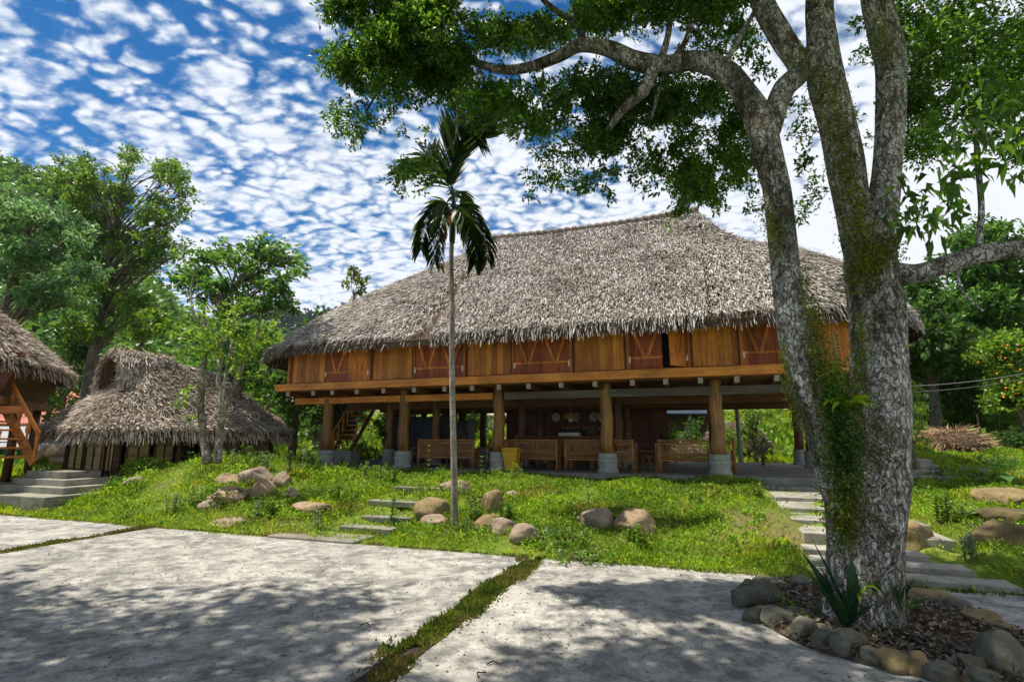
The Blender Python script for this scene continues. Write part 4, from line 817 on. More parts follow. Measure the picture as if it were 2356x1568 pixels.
for pts, r in stems: P = spline([tuple(aty(u, v, Y+.3*math.sin(v))-org) for u, v in pts], 16); mb.tube(P, np.interp(np.linspace(0, 1, 16), np.linspace(0, 1, len(r)), r), 10, bump=.12, seed=pts[0][0])
mb.build('trunk', barkm('bark_mottled', (.5, .47, .4), (.27, .23, .17), (.12, .1, .07), .45, 1, 8), t, True)
b = scat([400, 440, 530, 600, 640, 630, 560, 500, 440, 400], [720, 680, 680, 700, 750, 830, 860, 820, 830, 780], 30, 16, 30)+[(420, 915, 22), (445, 900, 18), (408, 930, 14), (600, 850, 16), (580, 880, 12), (560, 820, 18), (430, 960, 10), (512, 930, 8)]
V, Fq = cloud([tuple(np.array(q[:3])-org)+q[3:] for q in pb(b, Y, 1., .8, .7)], 120, .2, 9, .105, .028, .2, .7, .2, .3); mkmesh('crown', V, Fq, leafmat('leaf_yellowgreen', (.06, .15, .015), (.13, .27, .02), (.26, .4, .04), .5), t)
# trees behind the house at the left and beyond
def simple_tree(name, label, u, vtop, vbot, Y, wpx, leafm=L_back, n=14, L=.3, dens=12, grp='trees on the slope', per=12, w=.07, kf=.75, cat='tree'):
    bs = aty(u, vbot, Y); bs[2] = float(gz(bs[0], Y))-.1; top = aty(u, vtop, Y); h = top[2]-bs[2]; r = wpx*Y/F/2; blobs = []
    for k in range(n):
        f = RS.uniform(.35, .93); rr = r*(1-.55*max(0, (f-.55)/.45)**1.3); th = RS.uniform(0, 6.28); q = RS.uniform(.2, .75); s = r*RS.uniform(.28, .5)
        blobs.append((bs[0]+rr*q*math.cos(th), bs[1]+rr*q*math.sin(th)*.8, bs[2]+h*f, s*1.1, s, s*kf))
    tp = [(bs[0], bs[1], bs[2]), (bs[0]+.05*h*RS.normal()*.4, bs[1], bs[2]+h*.35), (bs[0]+.04*h*RS.normal(), bs[1], bs[2]+h*.85)]
    return branch_tree(name, label, tuple(bs), tp, [.025*h+.05, .018*h+.03, .02], blobs, leafm, M_bark2, dens, L, w, per, .35, grp, cat=cat)
simple_tree('broadleaf_tree', 'bushy yellow-green tree rising behind the left end of the big roof', 815, 598, 900, 30, 130, leafmat('leaf_olive', (.06, .1, .02), (.13, .19, .03), (.24, .3, .06), .4), 20, .32, 14)
simple_tree('broadleaf_tree', 'low green tree at the left eave of the big house', 735, 670, 930, 27, 120, L_back, 14)
simple_tree('broadleaf_tree', 'dark tree squeezed between the low hut and the stilt house', 672, 760, 1000, 22.5, 120, L_back, 16, .26, 16)
simple_tree('broadleaf_tree', 'small dark green tree behind the leftmost post and stair', 760, 860, 1030, 25, 150, L_back, 16, .22, 20)
simple_tree('broadleaf_tree', 'dark rounded tree between the raised hut and the low hut', 105, 800, 985, 25, 130, L_tall, 16, .26, 16)
simple_tree('broadleaf_tree', 'mid green tree over the red tiled roof', 150, 720, 960, 30, 150, L_back, 16)
simple_tree('broadleaf_tree', 'bright leafy tree on the slope above the low hut', 330, 700, 870, 33, 150, L_bright, 16)
simple_tree('broadleaf_tree', 'bright green tree on the slope left of the big roof', 620, 700, 900, 32, 150, L_bright, 16)
simple_tree('broadleaf_tree', 'round bright tree behind the twin-stemmed tree', 540, 730, 900, 29, 150, L_mid, 16)
# right hand side
simple_tree('bamboo_clump', 'tall bamboo-like tree mass on the right behind the limb', 2150, 615, 960, 24, 210, L_back, 26, .3, 15)
simple_tree('bamboo_clump', 'higher pale green tree crown at the right edge under the limb', 2320, 500, 950, 28, 260, L_mid, 28, .32, 12)
simple_tree('broadleaf_tree', 'dark shrubby tree behind the small valley hut', 2220, 760, 975, 25, 200, L_back, 20, .26, 15)
simple_tree('fruit_tree', 'green tree with orange blossoms at the right edge', 2375, 770, 1035, 21, 190, L_bright, 18, .16, 40, w=.05)
simple_tree('broadleaf_tree', 'small feathery tree left of the orange-blossomed tree', 2235, 855, 1010, 24.5, 130, L_mid, 12, .14, 45, w=.03)
simple_tree('garden_tree', 'young bright tree seen under the house right of the door', 1525, 945, 1060, 22, 90, L_bright, 14, .13, 70, w=.04)
simple_tree('garden_tree', 'young leafy tree seen under the house near the right posts', 1745, 930, 1060, 23, 90, L_bright, 12, .13, 60, w=.04)
simple_tree('garden_tree', 'bright shrubby tree seen under the house behind the palm trunk', 1010, 940, 1050, 26, 110, L_bright, 14, .15, 50, w=.05)
simple_tree('garden_tree', 'bright green tree seen under the house left of the tripod', 1090, 935, 1050, 30, 110, L_bright, 14, .16, 40, w=.05)
simple_tree('garden_tree', 'dark bush behind the hanging tarpaulin', 900, 930, 1050, 27, 160, L_back, 14, .18, 30, w=.06)
simple_tree('sapling', 'thin sapling with a red tag right of the big tree', 2108, 850, 1058, 15.5, 60, L_bright, 9, .11, 60, w=.03, grp=None)
simple_tree('sapling', 'small sapling standing in the lawn beyond the right posts', 1640+115, 1000, 1075, 20, 34, L_bright, 5, .1, 60, w=.03, grp=None)
for lb, u, vt, vb, Y_, w_, m_ in (('rounded bright shrub behind the thatch heap', 2150, 945, 1025, 26, 150, L_bright), ('bright bush between the stakes and the lawn', 2235, 960, 1028, 25, 140, L_mid), ('light green bush at the right edge above the lawn', 2320, 950, 1030, 24, 150, L_bright), ('dark bush under the small valley hut', 2190, 905, 1005, 30, 140, L_back), ('leafy bush at the top of the side steps', 2100, 975, 1035, 24, 90, L_bright),
    ('low bright shrub seen between the two right-hand posts', 1690, 985, 1060, 25, 80, L_bright), ('flowering shrub seen past the right bench', 1590, 960, 1050, 25, 70, L_mid)):
    simple_tree('shrub', lb, u, vt, vb, Y_, w_, m_, 12, .13, 60, 'bright shrubs behind the house', w=.035, cat='shrub')
# orange blossoms
fb = RS.uniform(-1, 1, (110, 3))*np.array([1.4, .8, 1.3]); p = aty(2362, 860, 20)
V, Fq = leaves(fb+0, rdir(110), .1, .035); o = mkmesh('blossom', V+np.array([p[0], p[1], p[2]]), Fq, plain('orange_petal', (.7, .22, .01), .5, .2, 3, 0)); par = [q for q in bpy.data.objects if q.name.startswith('fruit_tree')][0]; o.parent = par; o.matrix_parent_inverse = Matrix.Translation(par.location).inverted()
o = MB().box(-.07, .07, 0, .02, 0, .3).build('red_tag', plain('red_cloth', (.6, .03, .02), .7, .3, 9, 0)); p = aty(2096, 945, 15.2); par = bpy.data.objects['sapling']; o.parent = par; o.location = Vector(p)-par.location
#SECTION_FOREST
# hillside forest masses
def forest(name, n, us, ys, L, m, fn, hgt, w=.32, dropu=None):
    ncl = n//12; u = RS.uniform(us[0], us[1], ncl); y = ys[0]+(ys[1]-ys[0])*RS.uniform(0, 1, ncl)**1.0; x = u*y; z = fn(x, y); C = np.stack([x, y, z+hgt*RS.uniform(0, 1, ncl)], -1)
    C += 0; P = np.repeat(C, 12, 0)+RS.normal(size=(ncl*12, 3))*hgt*.28; A = rdir(len(P)); A[:, 2] *= .5; Ls = L*RS.uniform(.6, 1.3, len(P))*np.repeat(y/ys[1], 12)**.5
    V, Fq = leaves(P, A, Ls, Ls*w, rdir(len(P), 1.)); return tag(mkmesh(name, V, Fq, m), kind='stuff')
tag(forest('hillside_forest', 130000, (-1.25, -.3), (36, 112), 1.15, L_hill, lambda x, y: ground(x, y)+hill(x, y), 2.6), 'bright green wooded hillside rising behind the huts', 'forest')
tag(forest('hillside_forest', 60000, (.55, 1.2), (34, 110), 1.1, L_hill, lambda x, y: ground(x, y)+hill(x, y), 2.8), 'wooded slope behind the right hand trees', 'forest')
tag(forest('far_forest', 70000, (-1.2, .2), (175, 300), 3.2, L_far, lambda x, y: (30+34*np.exp(-((x+120)/130.)**2)+55*np.exp(-((x+330)/90.)**2)+5*vn(x, y, 30)+2.5*vn(x, y, 12))*sst(y, 165, 290)-2, 5), 'dark blue-green forest on the distant mountain', 'forest')
#SECTION_GRASS
# ------------------------------------------------------------------ grass and ground cover
def inpatch(x, y):
    a, b = toab(x, y); m = b > -7.9+.12*vn(x, y, .5)
    m &= ~((b > -.45) & (b < 8.2) & (a > -12.1) & (a < 7.35)); m &= ~((a > 3.95) & (a < 6.15) & (b > -7.9) & (b < -.4) & (RS.uniform(0, 1, len(x)) > .1))
    m &= ~((a > -4.6) & (a < -3.1) & (b > -8.1) & (b < -4.2) & (RS.uniform(0, 1, len(x)) > .3))
    q = (x-c0[0])*RX[0]+(y-c0[1])*RX[1]; r = (x-c0[0])*DX[0]+(y-c0[1])*DX[1]; m &= ~((q > b0.x-3.5) & (q < s1.x+1.5) & (r > yf-.55) & (r < b0.y+1.4))
    return m
def scatter(n, ylo, yhi, pw=1.):
    y = ylo+(yhi-ylo)*RS.uniform(0, 1, n)**pw; x = RS.uniform(-1.15, 1.15, n)*(y+1.5); k = inpatch(x, y); return x[k], y[k]
def grass_obj(name, n, ylo, yhi, L, w, m, upv=1.3, pw=1., label='', thr=None, hz=0.):
    x, y = scatter(n, ylo, yhi, pw)
    if thr is not None: k = vn(x, y, .8)+.5*vn(x, y, .3) > thr; x, y = x[k], y[k]
    z = gz(x, y); P = np.stack([x, y, z+RS.uniform(-.01, hz, len(x))], -1); A = rdir(len(x)); A[:, 2] = np.abs(A[:, 2])+upv; Ls = L*RS.uniform(.5, 1.4, len(x))*np.clip(.9+.35*vn(x, y, .9), .5, 1.7)*np.clip(y/12, .8, 2.2)
    V, Fq = leaves(P, A, Ls, Ls*w, rdir(len(x))); return tag(mkmesh(name, V, Fq, m), label, 'grass', kind='stuff')
grass_obj('grass', 430000, 6.5, 20, .1, .08, L_grass, .9, .8, 'short bright grass over the mound and lawns')
grass_obj('ground_cover', 360000, 6.5, 20, .055, .34, L_cover, .35, .8, 'small leafy ground cover creeping over the bank', -.9, .11)
grass_obj('meadow', 130000, 19, 48, .16, .16, L_grass, .8, .9, 'sunny meadow grass behind the stilt house', None, .05)
grass_obj('meadow_weeds', 60000, 20, 48, .2, .3, L_bright, .3, 1., 'tall leafy weeds in the field behind the houses', .4, .35)
def clumps(name, label, n, region, hgt, rad, L, w, m, per=26, up=.9):
    """leafy weed clumps: short stems of leaves fanning out of the ground"""
    x, y = scatter(n, 6.6, 22, .8); a, b = toab(x, y); k = region(a, b, x, y); x, y = x[k], y[k]; z = gz(x, y); nn = len(x); sc_ = RS.uniform(.5, 1.3, nn)
    C = np.repeat(np.stack([x, y, z], -1), per, 0); S_ = np.repeat(sc_, per); f = RS.uniform(0, 1, nn*per); th = RS.uniform(0, 6.28, nn*per); lean = np.repeat(RS.normal(size=(nn, 2))*.25, per, 0)
    P = C+np.stack([np.cos(th)*rad*S_*(.2+.8*f)*RS.uniform(0, 1, nn*per)+lean[:, 0]*hgt*f, np.sin(th)*rad*S_*RS.uniform(0, 1, nn*per)+lean[:, 1]*hgt*f, hgt*S_*f*RS.uniform(.5, 1, nn*per)], -1)
    A = np.stack([np.cos(th), np.sin(th), np.full(nn*per, up)], -1)+rdir(nn*per)*.5; Ls = L*RS.uniform(.6, 1.3, nn*per); V, Fq = leaves(P, A, Ls, Ls*w, rdir(nn*per, 1.), .25); return tag(mkmesh(name, V, Fq, m), label, 'weeds', kind='stuff')
clumps('undergrowth', 'tangled weeds over the grassy hump and round its boulders', 5200, lambda a, b, x, y: ((a > -14.5) & (a < -2.6) & (b > -7.3) & (vn(x, y, .9) > -.25) & ~((a > -4.7) & (a < -3.0) & (b < -4.2))), .32, .17, .085, .2, L_cover)
clumps('undergrowth', 'mixed leafy weeds over the bank and right slope', 9000, lambda a, b, x, y: ((a > -2.6) & (b > -7.6) & (vn(x, y, .7) > -.1)), .15, .14, .065, .26, L_cover)
clumps('undergrowth', 'dark taller weeds scattered over the bank', 2600, lambda a, b, x, y: ((b > -7.7) & (vn(x+9, y, .6) > .9)), .22, .15, .07, .22, L_mid)  # darker leaf colour in patches picked by noise
clumps('tall_grass', 'tufts of longer yellowish grass on the bank and hump', 2600, lambda a, b, x, y: ((b > -7.8) & (vn(x+4, y+7, .8) > .1)), .05, .08, .24, .035, L_grass, 14, 1.6)
# grass joints between the court slabs
def joint(a0, a1, b0, b1, n, label, patch=False):
    a = a0+(a1-a0)*RS.uniform(0, 1, n)+RS.normal(size=n)*.03; b = RS.uniform(b0, b1, n); a = a+.05*vn(b, b*0, .5)
    k = (vn(a*3, b, .35)+vn(a, b, .12)*.5) > -.35; a, b = a[k], b[k]; x, y = fromab(a, b); P = np.stack([x, y, np.full(len(x), -.04)], -1)
    A = rdir(len(x)); A[:, 2] = np.abs(A[:, 2])+.7; Ls = .07*RS.uniform(.4, 1.4, len(x)); V, Fq = leaves(P, A, Ls, Ls*.13, rdir(len(x))); tag(mkmesh('joint_grass', V, Fq, L_joint), label, 'grass', kind='stuff')
joint(.06, .38, -13.5, -7.8, 30000, 'grass strip growing in the joint across the court'); joint(-8.03, -7.75, -11, -7.8, 15000, 'thin grass strip in the left court joint'); joint(-16.2, 12, -7.96, -7.82, 16000, 'ragged grass edge along the court')
sl_ = slab(.07, .37, -14, -7.8, -.022, M_soil, 'joint_soil', -.2); tag(sl_, kind='structure'); sl_ = slab(-8.1, -7.7, -14, -7.8, -.022, M_soil, 'joint_soil', -.2); tag(sl_, kind='structure')
#SECTION_ROCKS
def rock(name, label, loc, r, m, seed, cat='boulder', group=None, rz=0, sub=4, amp=.22):
    import bmesh
    bm = bmesh.new(); bmesh.ops.create_icosphere(bm, subdivisions=sub, radius=1)
    rr_ = random.Random(seed*7.7); cuts = [(Vector((rr_.gauss(0, 1), rr_.gauss(0, 1), rr_.gauss(0, .8))).normalized(), rr_.uniform(.58, .86)) for _ in range(12)]
    for v in bm.verts:
        d = v.co.normalized(); q = d.copy()
        for nn, cc in cuts:
            e = q.dot(nn)-cc
            if e > 0: q = q-nn*e*.88
        n = noise.noise(d*1.3+Vector((seed*3.1, seed, 0)))*amp+noise.noise(d*3.1+Vector((seed, 5, seed)))*amp*.35+noise.noise(d*8+Vector((seed, 1, 9)))*amp*.08
        v.co = q*(1.14+n*.8); v.co.x *= r[0]; v.co.y *= r[1]; v.co.z *= r[2]
    me = bpy.data.meshes.new(name); bm.to_mesh(me); bm.free(); me.polygons.foreach_set('use_smooth', np.ones(len(me.polygons), bool)); me.materials.append(m)
    o = bpy.data.objects.new(name, me); COL.objects.link(o); o.location = loc; o.rotation_euler = (0, 0, rz); return tag(o, label, cat, group)
RK = [  # u, v (bottom centre), width px, height px, material, label
 (522, 1118, 72, 38, 0, 'long tan boulder topmost left in the pile on the grassy hump'), (585, 1112, 76, 42, 1, 'mauve boulder at the top centre of the hump pile'), (643, 1118, 46, 38, 1, 'round pinkish boulder at the right end of the hump pile'),
 (515, 1155, 88, 40, 0, 'broad tan boulder at the lower left of the hump pile'), (597, 1146, 60, 46, 0, 'blocky pale boulder in the middle of the hump pile'), (478, 1175, 56, 28, 1, 'low grey boulder beside the dead twig on the hump'), (664, 1152, 40, 38, 1, 'grey-brown boulder half sunk just right of the hump pile'),
 (706, 1185, 80, 36, 0, 'flat-topped tan boulder left of the overgrown steps'), (520, 1212, 86, 26, 1, 'flat boulder lying in the grass near the court edge'), (300, 1118, 70, 24, 1, 'brown earth-coloured boulder right of the entrance steps'),
 (988, 1202, 90, 58, 2, 'large smooth ochre boulder left of the palm trunk'), (1000, 1212, 60, 30, 1, 'low boulder at the foot of the ochre boulder by the palm'), (958, 1170, 28, 20, 1, 'small stone peeking above the ochre boulder by the palm'),
 (1048, 1135, 72, 32, 1, 'wide brown boulder behind the palm trunk'), (1133, 1185, 48, 62, 2, 'upright mossy boulder right of the palm'), (1130, 1205, 44, 24, 2, 'small stone under the upright mossy boulder'), (1118, 1222, 60, 40, 2, 'dark mossy boulder right of the palm foot'), (1160, 1230, 70, 40, 1, 'dark round boulder low on the bank right of the palm'), (1205, 1248, 78, 44, 1, 'grey-brown boulder at the court edge right of the palm'), (1180, 1150, 40, 22, 1, 'half-buried stone above the mossy boulder'),
 (1380, 1218, 84, 50, 1, 'rounded mauve boulder set in the middle of the bank'), (1478, 1232, 100, 62, 0, 'big pale angular boulder in the middle of the bank'), (2115, 1262, 110, 66, 2, 'brown boulder immediately right of the big trunk'),
 (2335, 1170, 120, 54, 2, 'flat golden boulder on the right bank, topmost of three'), (2340, 1206, 130, 44, 3, 'shaded ledge boulder under the golden one at the right edge'), (2335, 1262, 140, 62, 3, 'lowest mossy boulder at the right edge'), (330, 1052, 50, 12, 0, 'small tan stone on top of the grassy hump')]
for i, (u, v, w, h, m_, lb) in enumerate(RK):
    p = hit(u, v); dpt = p[1]*cP+(p[2]-EYE)*sP; rw = w*dpt/F/2; rh = h*dpt/F/2; p = p+np.array([0, rw*.6, 0]); z = p[2]+rh*.5
    rock('boulder', lb, (p[0], p[1], z), (rw*1.05, rw*.85, rh*1.15), M_rock[m_], i+1.7, group='boulders on the bank', rz=0)
# far low stone terrace left
for i, (u, v) in enumerate([(190, 1050), (235, 1048), (150, 1058), (215, 1066)]):
    p = aty(u-60, v-12, 21.5); rock('boulder', ['pale rounded wall stone behind the entrance steps', 'tan wall stone beside the low hut corner', 'small pale stone at the left of the stone terrace', 'lower stone of the terrace by the low hut'][i], (p[0], p[1], p[2]), (.55, .4, .25), M_rock[i % 2], 40+i, group='stones of the low terrace')
# tree pit
pc = np.array([4.05, 5.35])
mb = MB(); ringp = []
for u, v in [(1712, 1372), (1745, 1420), (1800, 1462), (1865, 1492), (1940, 1515), (2010, 1535), (2090, 1552), (2190, 1568), (2300, 1600), (2420, 1640), (2560, 1600), (2480, 1500), (2350, 1462), (2240, 1410), (2140, 1376), (2040, 1345), (1900, 1338), (1790, 1342)]: ringp.append(atz(u, v, 0)[:2])
ringp = np.array(ringp); RSP = spline(list(ringp)+[ringp[0]], 90)[:-1]; cen = ringp.mean(0); V = [(cen[0], cen[1], .05)]; k = len(RSP); R_ = 14; Fs = []
for j in range(1, R_+1):
    for i in range(k): q = cen+(RSP[i]-cen)*j/R_; V.append((q[0], q[1], .05+.02*noise.noise(Vector((q[0]*6, q[1]*6, 0)))-(.035 if j == R_ else 0)))
for i in range(k): Fs.append((0, 1+i, 1+(i+1) % k))
for j in range(R_-1):
    for i in range(k): a = 1+j*k; Fs.append((a+i, a+k+i, a+k+(i+1) % k, a+(i+1) % k))
tag(mkmesh('soil_bed', V, Fs, M_soil, smooth=True), kind='structure')
n = 5200; i = RS.randint(0, k, n); f = RS.uniform(0, 1, n)**.5; q = cen+(RSP[i]-cen)*f[:, None]*.97; P = np.stack([q[:, 0], q[:, 1], .06+RS.uniform(0, .03, n)], -1); A = rdir(n); A[:, 2] *= .35; V, Fq = leaves(P, A, RS.uniform(.03, .1, n), RS.uniform(.008, .022, n), rdir(n, 1.2)); tag(mkmesh('leaf_litter', V, Fq, L_dry), 'brown leaf litter covering the soil under the big tree', 'litter', kind='stuff')
#SECTION_RING
RG = [(1722, 1398, 62, 48), (1770, 1392, 86, 66), (1748, 1432, 60, 40), (1802, 1446, 76, 50), (1860, 1478, 60, 60), (1845, 1440, 76, 44), (1915, 1500, 70, 52), (1900, 1468, 60, 28), (1968, 1512, 84, 62), (2020, 1532, 56, 46), (2075, 1548, 70, 56), (2128, 1556, 62, 52), (2190, 1572, 80, 44), (2250, 1560, 95, 56), (2290, 1592, 90, 50), (2340, 1560, 110, 100), (1790, 1352, 80, 22), (1850, 1352, 70, 26), (2160, 1398, 110, 34), (2220, 1418, 80, 36), (2280, 1446, 90, 40), (2340, 1470, 80, 30), (1730, 1360, 50, 26), (2320, 1505, 70, 30)]
ad = ['small grey', 'broad mossy', 'squat grey', 'flat grey-green', 'tall rounded', 'olive-tinted', 'dark lumpy', 'low greenish', 'large pale-topped', 'small olive', 'smooth brown', 'oval tan', 'narrow brown', 'long moss-topped', 'wet-looking dark', 'biggest dark', 'thin flat', 'low pale', 'elongated sandy', 'sunken brown', 'mid-sized buff', 'small buff', 'wedge-like', 'isolated tan']
wh = ['at the left tip of the ring', 'second from the left tip', 'in the lower row at the ring left', 'on the ring left of the straps', 'below the dark strap-leaved plant', 'behind the front row left', 'on the front curve below the plant', 'resting on the front curve', 'centred on the front curve before the trunk', 'right of the pale-topped stone', 'under the right side of the trunk', 'on the front curve past the trunk', 'by the bottom edge', 'at the front right of the ring', 'at the bottom edge near the right corner', 'in the bottom right corner', 'at the back left of the ring', 'behind the plant at the back', 'on the back curve right of the trunk', 'on the back curve nearer the right', 'on the back curve by the path', 'at the right end of the back curve', 'at the back left tip', 'inside the right end of the ring']
for i, (u, v, w, h) in enumerate(RG):
    p = atz(u, v, 0); dpt = p[1]*cP+(p[2]-EYE)*sP; rw = w*dpt/F/2; rh = h*dpt/F/2
    rock('ring_stone', ad[i]+' stone '+wh[i], (p[0], p[1]+rw*.5, rh*.62), (rw*1.02, rw*.85, rh*1.05), M_ring if i not in (10, 11, 18, 20, 21) else M_rock[2], 60+i*1.3, 'stone', 'stones ringing the big tree', sub=4, amp=.2)
#SECTION_BIGTREE
# ------------------------------------------------------------------ the big tree
YT = 5.45; tb = aty(1985, 1450, YT); tb[2] = 0; BT = thing('big_tree', 'huge multi-stemmed tree with plated white bark at the right, canopy overhead', 'tree', tuple(tb))
def limb(pts, n=40, seg=20, bump=.1, seed=0):
    """pts: (u, v, radius px, depth)"""
    bump *= .55; q = [tuple(aty(u, v, y))+(r*y/F*(.78 if r > 80 else .84 if r > 30 else .92),) for u, v, r, y in pts]; S = spline(q, n); return S[:, :3]-np.array(tb), S[:, 3], seg, bump, seed
LB = []
LB.append(limb([(1985, 1620, 150, 5.45), (1985, 1540, 132, 5.45), (1985, 1460, 108, 5.45), (1985, 1380, 94, 5.45), (1990, 1280, 91, 5.45), (1990, 1180, 98, 5.45), (1998, 1080, 100, 5.5), (2025, 960, 72, 5.5), (2022, 850, 68, 5.5), (2018, 720, 68, 5.55), (2003, 620, 66, 5.6), (2005, 560, 62, 5.6)], 80, 40, .1, 1))
LB.append(limb([(1972, 1200, 62, 5.42), (1945, 1120, 60, 5.38), (1912, 1020, 54, 5.35), (1874, 920, 50, 5.35), (1838, 800, 47, 5.35), (1818, 700, 40, 5.35), (1800, 560, 38, 5.4), (1788, 440, 37, 5.4), (1765, 350, 40, 5.45), (1748, 280, 42, 5.5), (1720, 225, 36, 5.6), (1670, 165, 30, 5.8), (1600, 140, 27, 6.0), (1530, 150, 26, 6.1), (1460, 140, 27, 6.2), (1400, 112, 22, 6.3), (1335, 104, 19, 6.4), (1285, 130, 16, 6.5), (1215, 155, 14, 6.6), (1150, 160, 12, 6.7), (1080, 140, 10, 6.8), (1030, 130, 8, 6.9), (970, 128, 6, 7)], 130, 24, .1, 2))
LB.append(limb([(1770, 300, 30, 5.5), (1800, 210, 30, 5.5), (1840, 160, 32, 5.55), (1800, 90, 34, 5.6), (1760, 20, 34, 5.7), (1720, -80, 30, 5.8), (1600, -250, 24, 5.6)], 40, 20, .1, 3))
LB.append(limb([(2000, 600, 60, 5.6), (1965, 480, 48, 5.6), (1945, 380, 50, 5.6), (1925, 280, 50, 5.6), (1900, 180, 50, 5.6), (1890, 90, 42, 5.6), (1885, 0, 38, 5.6), (1890, -160, 32, 5.4), (1930, -380, 24, 5.0)], 50, 24, .1, 4))
LB.append(limb([(2015, 620, 50, 5.5), (2028, 500, 42, 5.5), (2040, 400, 38, 5.5), (2048, 280, 38, 5.5), (2050, 150, 42, 5.5), (2030, 60, 42, 5.5), (2015, -40, 42, 5.4), (2040, -200, 34, 5.1), (2150, -420, 22, 4.6)], 50, 24, .1, 5))
LB.append(limb([(1840, 160, 30, 5.55), (1870, 130, 36, 5.6), (1900, 150, 38, 5.6)], 10, 16, .05, 6))
LB.append(limb([(2040, 630, 40, 5.5), (2110, 630, 26, 5.3), (2200, 600, 24, 5.1), (2290, 578, 24, 5.0), (2380, 570, 23, 4.9), (2560, 520, 18, 4.7), (2700, 480, 10, 4.6), (2800, 440, 4, 4.5)], 36, 16, .1, 7))
LB.append(limb([(1500, 165, 20, 6.1), (1480, 210, 17, 6.1), (1440, 245, 13, 6.2), (1405, 290, 8, 6.3), (1370, 350, 4, 6.4)], 20, 12, .1, 8))
LB.append(limb([(1530, 150, 8, 6.1), (1515, 210, 6, 6.2), (1500, 270, 4, 6.2)], 10, 8, .1, 9))
LB.append(limb([(1520, 140, 12, 6.1), (1535, 90, 9, 6.1), (1550, 20, 8, 6.1), (1600, -60, 6, 6)], 14, 8, .1, 10)); LB.append(limb([(1545, 140, 9, 6.1), (1580, 90, 8, 6.0), (1590, 40, 6, 6), (1610, 0, 5, 6)], 14, 8, .1, 11))
LB.append(limb([(2250, 575, 8, 5.0), (2258, 480, 7, 5.0), (2250, 380, 7, 5.0), (2245, 300, 6, 5.0)], 14, 10, .05, 12)); LB.append(limb([(2210, 605, 5, 5.1), (2205, 650, 4, 5.1), (2230, 690, 4, 5.1), (2262, 715, 3, 5.1)], 12, 6, .05, 13))
LB.append(limb([(1100, 150, 5, 6.8), (1115, 190, 4, 6.8), (1110, 240, 3, 6.8), (1040, 280, 2, 6.9)], 12, 6, .05, 14)); LB.append(limb([(1340, 110, 14, 6.4), (1330, 60, 10, 6.4), (1260, 10, 8, 6.3), (1200, -60, 5, 6.2)], 14, 8, .1, 15))
LB.append(limb([(1030, 130, 6, 6.9), (1010, 60, 5, 6.9), (1000, -30, 3, 6.8)], 10, 6, .05, 16)); LB.append(limb([(1060, 135, 6, 6.9), (1052, 200, 4, 6.9), (1048, 320, 3, 6.9), (1000, 360, 2, 7)], 12, 6, .05, 17))
LB.append(limb([(970, 128, 6, 7), (900, 170, 4, 7.0), (840, 260, 3, 7.1)], 10, 6, .05, 18)); LB.append(limb([(1660, 160, 10, 5.8), (1700, 90, 8, 5.8), (1740, 20, 6, 5.8)], 10, 8, .05, 19))
mb = MB()
for P, r, seg, bu, sd in LB: mb.tube(P, r, seg, bump=bu, seed=sd)
mb.build('trunk', M_bark, BT, True)
# root flare stones: buttress
# canopy blobs measured on the photograph, then given depth
D1 = scat([760, 770, 800, 1000, 1010, 1060, 1000, 900, 800, 790], [150, 30, -60, -60, 60, 160, 230, 215, 200, 180], 46, 38, 70)
D1 += [(775, 300, 24), (800, 330, 20), (825, 300, 28), (765, 250, 24), (850, 290, 24), (790, 275, 34), (830, 250, 36), (810, 310, 26), (770, 270, 18), (880, 260, 34), (930, 300, 20), (940, 240, 34), (990, 210, 28), (850, 200, 40), (930, 385, 34), (960, 400, 34), (990, 360, 34), (1000, 405, 26), (925, 430, 18), (975, 440, 14), (905, 415, 14), (1030, 235, 20), (980, 290, 14)]
D2 = scat([1000, 1000, 1340, 1700, 1740, 1600, 1400, 1300, 1200, 1060], [-60, 60, 60, 20, -60, -70, -60, 80, 100, 90], 150, 32, 56)
D3 = scat([1060, 1080, 1250, 1400, 1460, 1520, 1480, 1400, 1300, 1180, 1100], [170, 270, 320, 340, 300, 240, 190, 170, 190, 200, 200], 58, 30, 50)
D3 += [(1260, 360, 36), (1300, 400, 40), (1350, 420, 36), (1250, 420, 30), (1220, 400, 18), (1400, 390, 38), (1310, 345, 40), (1400, 440, 26), (1220, 445, 14), (1420, 330, 40)]
D4 = scat([1500, 1520, 1700, 1740, 1720, 1640, 1560, 1480, 1450], [220, 160, 230, 300, 420, 440, 450, 400, 300], 52, 28, 48)
D4 += [(1560, 470, 34), (1540, 500, 18), (1640, 450, 36), (1650, 480, 22), (1600, 430, 30), (1740, 470, 26), (1850, 480, 26), (1830, 510, 20), (1860, 440, 28), (1845, 370, 34), (1850, 300, 34), (1830, 240, 30), (1750, 420, 30), (1470, 410, 30), (1500, 440, 26), (1880, 400, 22)]
D5 = scat([1560, 1700, 1800, 1760, 1600], [60, 40, 120, 200, 120], 24, 22, 40)
D6 = scat([2080, 2080, 2360, 2420, 2400, 2250, 2150, 2090], [330, -60, -60, 100, 380, 300, 320, 380], 70, 38, 66)
D6 += [(2110, 340, 30), (2150, 380, 22), (1980, 260, 26), (1985, 130, 34), (1975, 40, 36), (1990, 330, 20)]
dense = lambda q: [b+(1.7,) for b in q]
bl = dense(pb(D1, 7.0, 1, .8, .6))+pb(D2, 6.6, 1, .8, .8)+dense(pb(D3, 6.7, 1, .8, .7))+dense(pb(D4, 6.9, 1, .8, .7))+pb(D5, 6.8, 1, .8, .8)
bl6 = pb(D6, 6.6, 1, .8, 1.0)
o_ = np.array(tb); loc6 = lambda bs: [tuple(np.array(q[:3])-o_)+q[3:] for q in bs]
